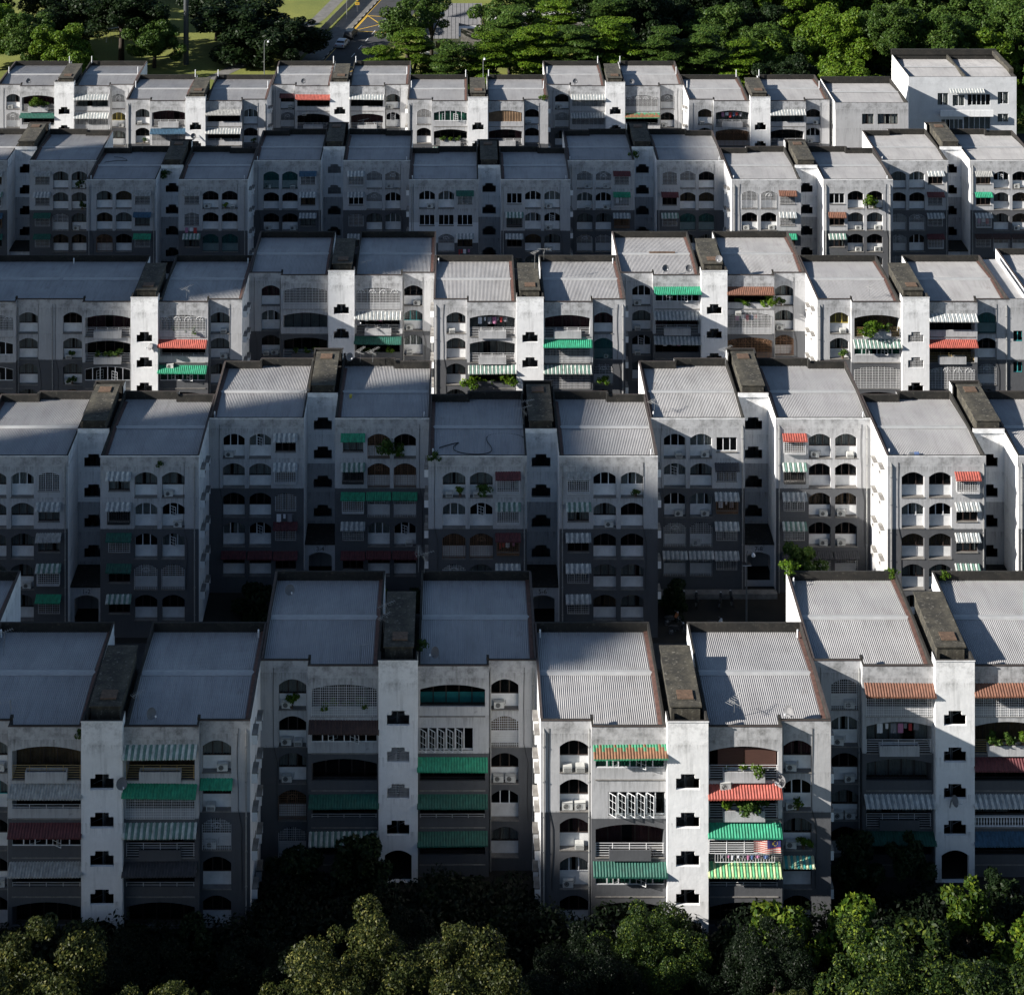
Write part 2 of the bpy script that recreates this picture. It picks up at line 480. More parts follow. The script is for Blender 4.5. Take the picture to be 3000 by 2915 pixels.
def cage_mesh(w, h, p, m):
    mb = MB(); t = .014; nx = round(w / .2); nz = round(h / .2)
    for k in range(nx + 1):
        x = -w / 2 + w * k / nx; mb.box(x - t, x + t, -p - t, -p + t, 0, h, m)
        if k % 2 == 0: mb.box(x - t, x + t, -p, 0, -t, t, m)
    for k in range(nz + 1):
        z = h * k / nz
        mb.box(-w / 2, w / 2, -p - 2.2 * t, -p - t, z - t, z + t, m)
        for s in (-1, 1): mb.box(s * w / 2 - t, s * w / 2 + t, -p, 0, z - t, z + t, m)
    for s in (-1, 1):
        for q in (0, .5): mb.box(s * w / 2 - 1.4 * t, s * w / 2 + 1.4 * t, -p + q * p - t, -p + q * p + t, 0, h, m)
    mb.box(-w / 2, w / 2, -p, 0, -.05, -.03, m)
    return mb
def awning_mesh(w, p, drop, code):
    mb = MB(); cs = AWN[code]; per = .22; n = max(4, int(w / per)); per = w / n
    prof = [(0, 0), (.3, 0), (.42, .045), (.72, .045), (.84, 0), (1, 0)]
    if code in 'RMTGOCN': prof = [(0, 0), (.2, .03), (.4, .045), (.6, .03), (.8, 0), (1, 0)]
    rows = [(0, 0), (-p * .22, -drop * .2), (-p * .5, -drop * .46), (-p, -drop), (-p - .015, -drop - .11)]
    for k in range(n):
        m = 'awning_%s%d' % (code, (k % 2) if len(cs) > 1 else 0)
        for (u0, a0), (u1, a1) in zip(prof, prof[1:]):
            x0 = -w / 2 + (k + u0) * per; x1 = -w / 2 + (k + u1) * per
            for ri, ((ya, za), (yb, zb)) in enumerate(zip(rows, rows[1:])):
                if code == 'C': m = 'awning_C1' if (ri == 3 or (ri == 0 and (k * 7) % 5 < 4) or (ri == 1 and (k * 5) % 7 < 2)) else 'awning_C0'
                mb.face([(x0, yb, zb + a0), (x1, yb, zb + a1), (x1, ya, za + a1), (x0, ya, za + a0)], m)
    for s in (-1, 1):
        mb.bar((s * (w / 2 - .05), -.01, -drop - .12), (s * (w / 2 - .05), -p + .03, -drop - .02), .018, 'metal_grey')
        mb.bar((s * (w / 2 - .05), -.01, -.03), (s * (w / 2 - .05), -p + .03, -drop - .03), .018, 'metal_grey')
    mb.bar((-w / 2, -p + .03, -drop - .035), (w / 2, -p + .03, -drop - .035), .02, 'metal_grey')
    return mb
def awning(parent, code, w, loc, p=.85, drop=.5):
    tilt = rng.uniform(-.006, .006)
    return put('awning', cached(('awning', w, p, drop, code), lambda: awning_mesh(w, p, drop, code)), parent, loc,
               rot=(rng.uniform(-.10, .08), tilt * 2.5, 0), label=AWN_NAME[code] + ' awning')
def ac_mesh():
    mb = MB(); mb.box(-.4, .4, -.15, .15, .04, .58, 'ac_case')
    for s in (-.3, .3): mb.box(s - .04, s + .04, -.17, .17, 0, .038, 'metal_grey')
    mb.box(-.39, .39, -.158, -.151, .53, .55, 'black')
    mb.tube([(.4, .05, .2), (.52, .1, .28), (.55, .3, .6)], .02, 'pipe', 5)
    return mb
def fan_mesh():
    mb = MB(); n = 14
    for r0, r1, y, m in ((0, .19, -.156, 'ac_fan'), (.19, .23, -.165, 'ac_case')):
        for k in range(n):
            a, b = 2 * math.pi * k / n, 2 * math.pi * (k + 1) / n
            P = lambda r, t: (-.1 + r * math.cos(t), y, .3 + r * math.sin(t))
            mb.face([P(r0, a), P(r0, b), P(r1, b), P(r1, a)] if r0 else [P(0, 0), P(r1, b), P(r1, a)][::-1], m)
    for r in (.07, .13): 
        for k in range(n):
            a, b = 2 * math.pi * k / n, 2 * math.pi * (k + 1) / n
            mb.bar((-.1 + r * math.cos(a), -.168, .3 + r * math.sin(a)), (-.1 + r * math.cos(b), -.168, .3 + r * math.sin(b)), .005, 'ac_case')
    return mb
def boxac_mesh():
    mb = MB(); mb.box(-.33, .33, -.28, .2, .05, .48, 'ac_case'); mb.box(-.28, .28, -.286, -.281, .09, .34, 'ac_fan')
    for k in range(5): mb.box(-.28, .28, -.295, -.287, .12 + k * .045, .13 + k * .045, 'ac_case')
    mb.box(-.3, .3, -.2, .2, 0, .045, 'metal_grey')
    return mb
def ac(parent, loc):
    if rng.random() < .22:
        return put('air_conditioner', cached(('air_conditioner', 1), boxac_mesh), parent, loc, rng.uniform(-.05, .05))
    a = put('air_conditioner', cached(('air_conditioner', 0), ac_mesh), parent, loc, rng.uniform(-.12, .12))
    put('fan', cached(('fan', 0), fan_mesh), a)
    return a
def rail_mesh(w, m, lo):
    mb = MB()
    for z in (1.0, .82, .64) + ((.46, .28, .1) if lo else ()):
        mb.bar((-w / 2, 0, z), (w / 2, 0, z), .017, m)
    for k in range(5):
        x = -w / 2 + w * k / 4 * .98 + .03; mb.bar((x, 0, 0), (x, 0, 1.0), .024, m)
    return mb
def planter_mesh(w, m):
    mb = MB(); h = .68
    mb.box(-w / 2, w / 2, -.22, -.14, -.12, h, m); mb.box(-w / 2, w / 2, .2, .28, 0, h, m)
    for s in (-1, 1): mb.box(s * w / 2 - (.08 if s > 0 else 0), s * w / 2 + (.08 if s < 0 else 0), -.14, .2, 0, h, m)
    mb.box(-w / 2 + .08, w / 2 - .08, -.14, .2, .45, .5, 'soil')
    return mb
def baluster_mesh(w):
    mb = MB(); n = int(w / .22)
    for k in range(n):
        x = -w / 2 + (k + .5) * w / n
        mb.tube([(x, 0, .05), (x, 0, .2), (x, 0, .35), (x, 0, .6), (x, 0, .72)], [.05, .035, .075, .04, .05], 'frame_white', 6)
    mb.box(-w / 2, w / 2, -.09, .09, .72, .82, 'frame_white'); mb.box(-w / 2, w / 2, -.09, .09, -.02, .05, 'frame_white')
    return mb
# ------------------------------------------------------------------ foliage
def leaves_mesh(name, seed, n, size, clumps, mat, flat=.0):
    r = np.random.RandomState(seed)
    cl = np.array([c[:3] for c in clumps]); rad = np.array([c[3:6] for c in clumps])
    wgt = (rad.prod(axis=1)) ** (2 / 3.); wgt /= wgt.sum()
    idx = r.choice(len(clumps), n, p=wgt)
    d = r.normal(size=(n, 3)); d /= np.linalg.norm(d, axis=1)[:, None]
    rr = r.uniform(.3, 1.0, n) ** .3
    rr *= 1 + .10 * np.sin(d[:, 0] * 7 + idx) * np.cos(d[:, 1] * 6 + idx * 2)
    pos = cl[idx] + d * rad[idx] * rr[:, None]
    nor = d * .6 + r.normal(size=(n, 3)) * .55 + np.array([0, 0, .5 + flat])
    nor /= np.linalg.norm(nor, axis=1)[:, None]
    t = np.cross(nor, r.normal(size=(n, 3))); t /= np.linalg.norm(t, axis=1)[:, None]
    b = np.cross(nor, t)
    s = size * r.uniform(.6, 1.3, n)[:, None]
    v = np.empty((n, 4, 3))
    v[:, 0] = pos - t * s; v[:, 1] = pos - b * s * .5; v[:, 2] = pos + t * s - nor * s * .25; v[:, 3] = pos + b * s * .5
    me = bpy.data.meshes.new(name)
    me.vertices.add(n * 4); me.loops.add(n * 4); me.polygons.add(n)
    me.vertices.foreach_set("co", v.reshape(-1)); me.loops.foreach_set("vertex_index", np.arange(n * 4))
    me.polygons.foreach_set("loop_start", np.arange(n) * 4); me.polygons.foreach_set("loop_total", np.full(n, 4))
    me.materials.append(MATS[mat]); me.update(); me.validate()
    return me
def clump_ball(seed, k, spread, rmin, rmax, squash=.75, zc=0, lo=-.35):
    r = random.Random(seed); out = [(0, 0, zc, spread * .5, spread * .5, spread * .4)]
    for _ in range(k):
        a = r.uniform(0, 6.283); e = r.uniform(lo, 1.0); q = spread * r.uniform(.5, 1.0) * (1 + .16 * math.sin(a * 3 + seed))
        c = math.cos(e * 1.3)
        rad = r.uniform(rmin, rmax)
        out.append((q * c * math.cos(a), q * c * math.sin(a), zc + q * squash * math.sin(e * 1.3), rad, rad, rad * .7))
    return out
def clump_tiers(seed, spread, hgt):
    r = random.Random(seed); out = []
    n = 9
    for i in range(n):
        z = hgt * (i / n - .3); rr = spread * (1 - .72 * (i / n) ** 1.3)
        for _ in range(7 if i < 6 else 4):
            a = r.uniform(0, 6.283); q = rr * r.uniform(.3, .9); rad = r.uniform(.9, 1.7)
            out.append((q * math.cos(a), q * math.sin(a), z + r.uniform(-.2, .2), rad * 1.3, rad * 1.3, .28))
    return out
def plant_obj(loc, scale, label, key=0, kind='leaf_mid', cat='plant'):
    me = cached(('plant', key, kind), lambda: leaves_mesh('plant', 300 + key, 170, .11, clump_ball(key, 4, .38, .14, .26), kind))
    me2 = cached(('pot', 0), lambda: pot_mesh())
    t = thing('balcony_plant', label, cat, loc, group='plants on the balconies')
    put('foliage', me, t, (0, 0, .45 * scale), rng.uniform(0, 6), scale=scale)
    put('pot', me2, t, scale=min(1, scale))
    return t
def pot_mesh():
    mb = MB(); mb.tube([(0, 0, 0), (0, 0, .25)], [.1, .15], 'rust', 8); return mb
def laundry_mesh(seed, w):
    r = random.Random(seed); mb = MB(); x = -w / 2
    mb.bar((-w / 2, 0, 0), (w / 2, 0, 0), .012, 'metal_grey')
    while x < w / 2 - .2:
        ww = r.uniform(.15, .45); hh = r.uniform(.35, .8)
        m = r.choice(['cloth_white', 'cloth_white', 'cloth_blue', 'cloth_pink', 'cloth_grey', 'cloth_grey', 'cloth_red'])
        n = 4
        for k in range(n):
            a, b = x + ww * k / n, x + ww * (k + 1) / n
            ya, yb = .03 * math.sin(k * 2.1), .03 * math.sin((k + 1) * 2.1)
            mb.face([(a, ya, -hh + .03 * r.random()), (b, yb, -hh), (b, yb * .3, 0), (a, ya * .3, 0)], m)
        x += ww + r.uniform(.03, .25)
    return mb
ORD = ['top', 'second highest', 'third', 'fourth', 'ground']
GLYPH = []
exec_later = []

def arch_cell(root, bx, yf, i, tok, Zc, info, bands, width=2.15, hh=2.38, rise=.46):
    aw = [c for c in tok if c.isupper()]; low = [c for c in tok if c.islower()]; nac = sum(int(c) for c in tok if c.isdigit())
    base = low[0]; z0 = Zc - hh
    if base in 'cd' and nac == 0 and len(low) == 1 and not aw and rng.random() < .14: base = rng.choice('gfrb')
    m = band_mat(Zc - .3, bands); d = .45; panel = 1.02
    mp = 'panel_white'
    put('balcony', cached(('balcony', width, hh, rise, d, panel, m, mp), lambda: niche(width, hh, rise, d, panel, m, mp)), root, (bx, yf, z0))
    frame = {'f': 'frame_white', 't': 'frame_teal', 'y': 'frame_yellow'}.get(base, 'frame_brown')
    cur = {'c': 'c', 'm': 'm', 'b': 'b', 'f': 'c' if (i + int(bx)) % 2 else None, 't': 'c', 'g': rng.choice(['c', 'b', None]), 'r': None, 'e': 'g', 'y': 'y'}.get(base)
    if base == 'd': n = 3; cur = None
    win = window(root, width, panel, hh, rise, 3, (bx, yf + d - .06, z0), frame, cur, 'glass_teal' if base in 'e' else 'glass')
    if base in 'gr':
        mm = 'bar_white' if base == 'g' else 'bar_rust'
        st = 'fan' if (i + int(bx)) % 2 else 'grid'
        put('grille', cached(('grille', width, hh, rise, mm, st), lambda: grille_mesh(width, hh, rise, mm, st)), root, (bx, yf, z0))
    if base == 'e':
        put('screen', cached(('pane', width, hh, 'big'), lambda: pane_mesh(width, 0, hh, rise, 1, 0, 'glass_teal')), root, (bx, yf, z0))
    if base == 'f' and rng.random() < .25:
        casement(root, width / 3 - .05, .85, (bx - width / 6 + .02, yf + d - .08, z0 + panel + .06), -.55, 'frame_white')
    for k in range(min(nac, 2)):
        sx = {1: rng.choice([-.45, .4]), 2: [-.5, .45][k]}[nac] if nac < 3 else 0
        ac(root, (bx + sx, yf + .19, z0 + .005))
    if 'p' in low:
        info['plants'].append((bx + rng.uniform(-.6, .6), yf + .1, z0 + .02, i))
    for c in aw:
        awning(root, c, round(width + .3, 2), (bx, yf - .01, Zc + .06), .62, .42)
def casement(root, w, h, loc, ang, m):
    def mk():
        mb = MB(); t = .032
        mb.box(0, w, 0, .04, 0, t, m); mb.box(0, w, 0, .04, h - t, h, m); mb.box(0, t, .002, .038, t, h - t, m); mb.box(w - t, w, .002, .038, t, h - t, m)
        mb.box(w / 2 - .012, w / 2 + .012, .01, .03, t, h - t, m)
        for k in (1, 2): mb.box(t, w - t, .012, .028, h * k / 3 - .012, h * k / 3 + .012, m)
        return mb
    c = put('casement', cached(('casement', round(w, 3), h, m), mk), root, loc, ang)
    def pn():
        mb = MB(); mb.face([(.04, .02, .04), (w - .04, .02, .04), (w - .04, .02, h - .04), (.04, .02, h - .04)], 'glass'); return mb
    put('pane', cached(('cpane', round(w, 3), h), pn), c)
def sq_cell(root, bx, yf, i, tok, Zc, info, bands):
    aw = [c for c in tok if c.isupper()]; low = [c for c in tok if c.islower()]; nac = sum(int(c) for c in tok if c.isdigit())
    base = low[0]; w, h = 2.0, 1.4; z0 = Zc - 1.75; rise = 0
    m = band_mat(Zc - .8, bands)
    if base == 'a': rise = .3; h = 1.7
    def nm():
        mb = MB(); reveal(mb, outline(w, h, rise), 0, .2, m, 'concrete_ledge')
        mb.box(-w / 2 - .05, w / 2 + .05, -.07, -.002, -.08, -.004, 'concrete_ledge'); return mb
    put('window_reveal', cached(('window_reveal', w, h, rise, m), nm), root, (bx, yf, z0))
    frame = 'frame_white' if base in 'fq' else 'frame_brown'
    window(root, w, 0, h, rise, 3, (bx, yf + .14, z0), frame, rng.choice(['c', None, None, 'b']) if base not in 'fq' else None)
    if base in 'ga':
        put('grille', cached(('grille', w, h, rise, 'bar_white', 'grid'), lambda: grille_mesh(w, h, rise, 'bar_white', 'grid')), root, (bx, yf, z0))
    if base in 'cn':
        mm = 'bar_white' if (i + int(bx)) % 3 else 'bar_rust'
        if mm == 'bar_rust' and i % 2: mm = 'bar_dark'
        put('window_cage', cached(('window_cage', mm), lambda: cage_mesh(2.1, 1.5, .42, mm)), root, (bx, yf, z0 - .06))
    if 'n' in low or 'l' in low:
        info['laundry'].append((bx, yf - (.25 if base in 'cn' else .35), z0 + (1.15 if base in 'cn' else -.15), i, 1.7))
    for k in range(nac): ac(root, (bx + .3, yf - .2, z0 - .75))
    for c in aw:
        awning(root, c, 2.4, (bx, yf - .01, Zc + .04), .68, .44)
def bay_open(tok):
    low = [c for c in tok if c.islower()]
    return low[0]
def bay_cell(root, bx, yf, i, tok, Zc, info, bands, side):
    aw = [c for c in tok if c.isupper()]; low = [c for c in tok if c.islower()]; nac = sum(int(c) for c in tok if c.isdigit())
    base = low[0]; w, h, rise = 5.1, 2.45, .36; z0 = Zc - h
    m = band_mat(Zc - .4, bands)
    if base == 'x':
        ww, hh = 4.2, 1.75; zz = z0 + .22; xx = bx + side * .5
        def nm():
            mb = MB(); reveal(mb, outline(ww, hh, 0), 0, .2, m, 'concrete_ledge'); return mb
        put('window_reveal', cached(('window_reveal', 'x', m), nm), root, (xx, yf, zz))
        window(root, ww, 0, hh, 0, 6, (xx, yf + .12, zz), 'frame_white', None)
        for k in range(5):
            casement(root, .68, 1.6, (xx - ww / 2 + .04 + k * .7, yf + .02, zz + .1), -.75, 'frame_white')
        return
    depth = 1.5 if base not in 'w' else .35
    spec_teal = 't' in low[1:]
    panel = .95 if spec_teal else .05
    def nm():
        mb = niche(w, h, rise, depth, panel, m, 'panel_teal' if spec_teal else 'panel_white', 'bay_floor')
        return mb
    put('balcony', cached(('bay_balcony', base == 'w', m, spec_teal), nm), root, (bx, yf, z0))
    cur = {'o': rng.choice(['c', None, 'm']), 'b': 'b', 'k': None, 'g': rng.choice([None, 'c']), 'r': None, 'w': rng.choice([None, 'g', None]), 'v': None, 's': 'c', 'e': 'c', 'h': 'b'}.get(base)
    if base == 'w':
        def sill():
            mb = MB(); mb.box(-w / 2, w / 2, 0, .2, 0, .85, m); return mb
        put('sill_wall', cached(('sill_wall', m), sill), root, (bx, yf + .003, z0))
        window(root, w, .85, h, rise, 6, (bx, yf + .03, z0), 'frame_white', cur)
        for s in (-1, 1):
            casement(root, .8, 1.0, (bx + s * .45 - (0 if s > 0 else .8), yf + .0, z0 + .95), -.5 if s > 0 else .45, 'frame_white')
    else:
        window(root, w, .05, h, rise, 5, (bx, yf + depth - .06, z0), 'frame_brown', cur)
        mm = {'b': 'bar_yellow', 'r': 'bar_rust'}.get(base, 'bar_white')
        if base in 'obv':
            put('railing', cached(('railing', mm), lambda: rail_mesh(w, mm, True)), root, (bx, yf + .1, z0))
            put('planter', cached(('planter', m), lambda: planter_mesh(3.1, m if m != 'wall_dark' else 'wall_dark')), root, (bx, yf, z0))
        elif base in 'kgreh':
            def pw():
                mb = MB(); mb.box(-w / 2, w / 2, 0, .15, 0, .72, m); return mb
            put('parapet_wall', cached(('parapet_wall', m), pw), root, (bx, yf + .003, z0))
            if base == 'k' and i % 2: put('railing', cached(('railing', 'bar_white', 1), lambda: rail_mesh(w, 'bar_white', False)), root, (bx, yf + .05, z0))
        elif base == 's':
            put('balustrade', cached(('balustrade', 0), lambda: baluster_mesh(w)), root, (bx, yf + .12, z0))
        if base in 'gr':
            st = 'fan' if (i + int(bx)) % 2 else 'grid'
            put('grille', cached(('grille', w, h, rise, mm, st), lambda: grille_mesh(w, h, rise, mm, st, .011)), root, (bx, yf - .02, z0))
        if base == 'v':
            def bl():
                mb = MB()
                for a, b in ((-1.9, .05), (.09, 2.45)):
                    for k in range(20):
                        mb.box(a, b, .0, .02, h - .28 - k * .07 - .06, h - .28 - k * .07, 'blind_brown')
                return mb
            put('blind', cached(('blind', 0), bl), root, (bx, yf + .25, z0))
        if base == 'h':
            put('hung_cloth', cached(('hung_cloth', 0), lambda: curtain_mesh(w - .1, .6, h - .15, 0, 'curtain_brown', None)), root, (bx, yf - .1, z0))
    if 'p' in low:
        for q in range(3): info['plants'].append((bx + (-1.1, .1, 1.2)[q], yf - (.0 if base in 'ob' else -.4), z0 + (.5 if base in 'ob' else .02), i))
    if 'l' in low: info['laundry'].append((bx, yf + .5, z0 + 2.0, i, 3.2))
    for k in range(nac): ac(root, (bx - 1.4 + k * 2.4, yf - .2, z0 - .62))
    for c in aw: awning(root, c, 5.5, (bx, yf - .01, Zc + .12), .85, .5)

def stepped_ops(cx, top, w=1.74, h=1.16, step=.32, nw=1.02):
    return [(cx - w / 2, cx - nw / 2, top - h, top - step, 0), (cx - nw / 2, cx + nw / 2, top - h, top, 0), (cx + nw / 2, cx + w / 2, top - h, top - step, 0)]
def stair_reveal(m):
    mb = MB(); w, h, st, nw = 1.74, 1.16, .32, 1.02
    path = [(-w / 2, 0), (w / 2, 0), (w / 2, h - st), (nw / 2, h - st), (nw / 2, h), (-nw / 2, h), (-nw / 2, h - st), (-w / 2, h - st)]
    reveal(mb, path, 0, .22, m)
    mb.box(-.14, .06, 1.0, 1.1, -.6, h - .25, 'metal_grey')          # newel of the stair seen inside
    mb.box(-.04, .03, .99, 1.0, -.4, h - .4, 'room_dark')
    mb.bar((-.9, 1.05, -.3), (.9, 1.05, .5), .02, 'metal_grey')
    return mb

ROOF_SAMPLES = [0, .17, .33, .5, .67, .83]
def roof_mesh(x0, x1, bx0, bx1):
    """corrugated low gable between the parapets; the strip bx0..bx1 reaches out over the bay"""
    mb = MB(); mb.smooth = True
    per = .155; xs = []; x = x0
    while x < x1 - 1e-6:
        for u in ROOF_SAMPLES:
            if x + u * per < x1: xs.append((x + u * per, .026 * math.cos(2 * math.pi * u)))
        x += per
    zf = lambda y: H - .30 - .42 * abs(y - 6.05) / 6.05
    idx = []
    for (x, a) in xs:
        fy = -.49 if bx0 <= x <= bx1 else .19
        row = []
        for y in (fy, 3.0, 5.9, 6.2, 9.0, 11.9):
            row.append(len(mb.v)); mb.v.append((x, y, zf(y) + a))
        idx.append(row)
    mi = mb.mi('roof_sheet')
    for r0, r1 in zip(idx, idx[1:]):
        for k in range(5):
            mb.f.append((r0[k], r1[k], r1[k + 1], r0[k + 1])); mb.m.append(mi)
    return mb
def ridge_mesh(x0, x1):
    mb = MB(); z = H - .30
    mb.face([(x0, 5.72, z + .02), (x1, 5.72, z + .02), (x1, 6.05, z + .075), (x0, 6.05, z + .075)], 'ridge_metal')
    mb.face([(x0, 6.05, z + .075), (x1, 6.05, z + .075), (x1, 6.38, z + .02), (x0, 6.38, z + .02)], 'ridge_metal')
    mb.face([(x0, 5.72, z - .03), (x1, 5.72, z - .03), (x1, 5.72, z + .02), (x0, 5.72, z + .02)], 'ridge_metal')
    return mb
def parapet_mesh(L, end=True):
    """ring of upstand walls round one half roof; outer faces painted, inner faces and tops black with mould"""
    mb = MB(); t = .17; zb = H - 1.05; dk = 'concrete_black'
    o = 'wall_white'
    x0, x1 = (0, GX0) if L else (GX1, W)
    s0, s1 = (0, 3.75) if L else (W - 3.75, W)
    b0, b1 = (3.75, GX0) if L else (GX1, W - 3.75)
    # outer end wall, gap wall
    xe = (x0, x0 + t) if L else (x1 - t, x1)
    xg = (x1 - t, x1) if L else (x0, x0 + t)
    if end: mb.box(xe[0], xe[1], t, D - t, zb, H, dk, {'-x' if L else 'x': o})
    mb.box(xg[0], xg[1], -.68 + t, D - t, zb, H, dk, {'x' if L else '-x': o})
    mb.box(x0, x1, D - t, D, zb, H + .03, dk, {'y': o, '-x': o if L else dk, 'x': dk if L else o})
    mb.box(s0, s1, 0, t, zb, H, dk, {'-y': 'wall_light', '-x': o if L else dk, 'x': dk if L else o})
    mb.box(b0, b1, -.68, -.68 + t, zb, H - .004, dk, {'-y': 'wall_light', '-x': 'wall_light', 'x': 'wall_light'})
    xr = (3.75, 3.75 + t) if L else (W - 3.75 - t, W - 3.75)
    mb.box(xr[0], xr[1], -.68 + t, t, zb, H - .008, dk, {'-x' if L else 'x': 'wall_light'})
    # short raised pier where the bay starts
    mb.box(xr[0] - .02, xr[1] + .02, -.05, .3, H, H + .22, dk)
    # coping lips
    mb.box(s0, s1, -.04, .0, H - .06, H + .03, 'coping'); mb.box(b0, b1, -.72, -.68, H - .06, H + .026, 'coping')
    if end: mb.box(xe[0] - (.03 if L else 0), xe[1] + (0 if L else .03), t, D - t, H, H + .035, 'coping')
    return mb
def slab_mesh():
    mb = MB(); c = W / 2
    mb.box(c - 1.08, c + 1.08, .1, 7.34, H - 1.2, H + .92, 'concrete_slab')
    mb.box(c - 1.2, c + 1.2, .0, 7.42, H + .92, H + 1.02, 'concrete_slab')
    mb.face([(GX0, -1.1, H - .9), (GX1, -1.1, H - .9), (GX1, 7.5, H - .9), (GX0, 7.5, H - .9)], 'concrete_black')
    return mb
def hatch_mesh():
    mb = MB(); mb.box(10.3, 11.5, .75, 1.75, H + 1.02, H + 1.14, 'rust'); mb.box(10.2, 11.6, .65, 1.85, H + 1.02, H + 1.06, 'concrete_slab'); return mb
def tower_top_mesh():
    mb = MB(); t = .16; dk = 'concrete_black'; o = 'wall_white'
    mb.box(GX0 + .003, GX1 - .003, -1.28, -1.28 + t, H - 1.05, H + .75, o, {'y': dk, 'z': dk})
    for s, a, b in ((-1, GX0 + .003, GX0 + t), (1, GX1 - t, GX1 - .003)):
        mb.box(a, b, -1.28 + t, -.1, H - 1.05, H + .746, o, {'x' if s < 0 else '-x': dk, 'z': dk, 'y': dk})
    mb.box(GX0 - .03, GX1 + .03, -1.33, -1.28, H + .67, H + .78, 'coping', {'-y': 'wall_white'})
    return mb

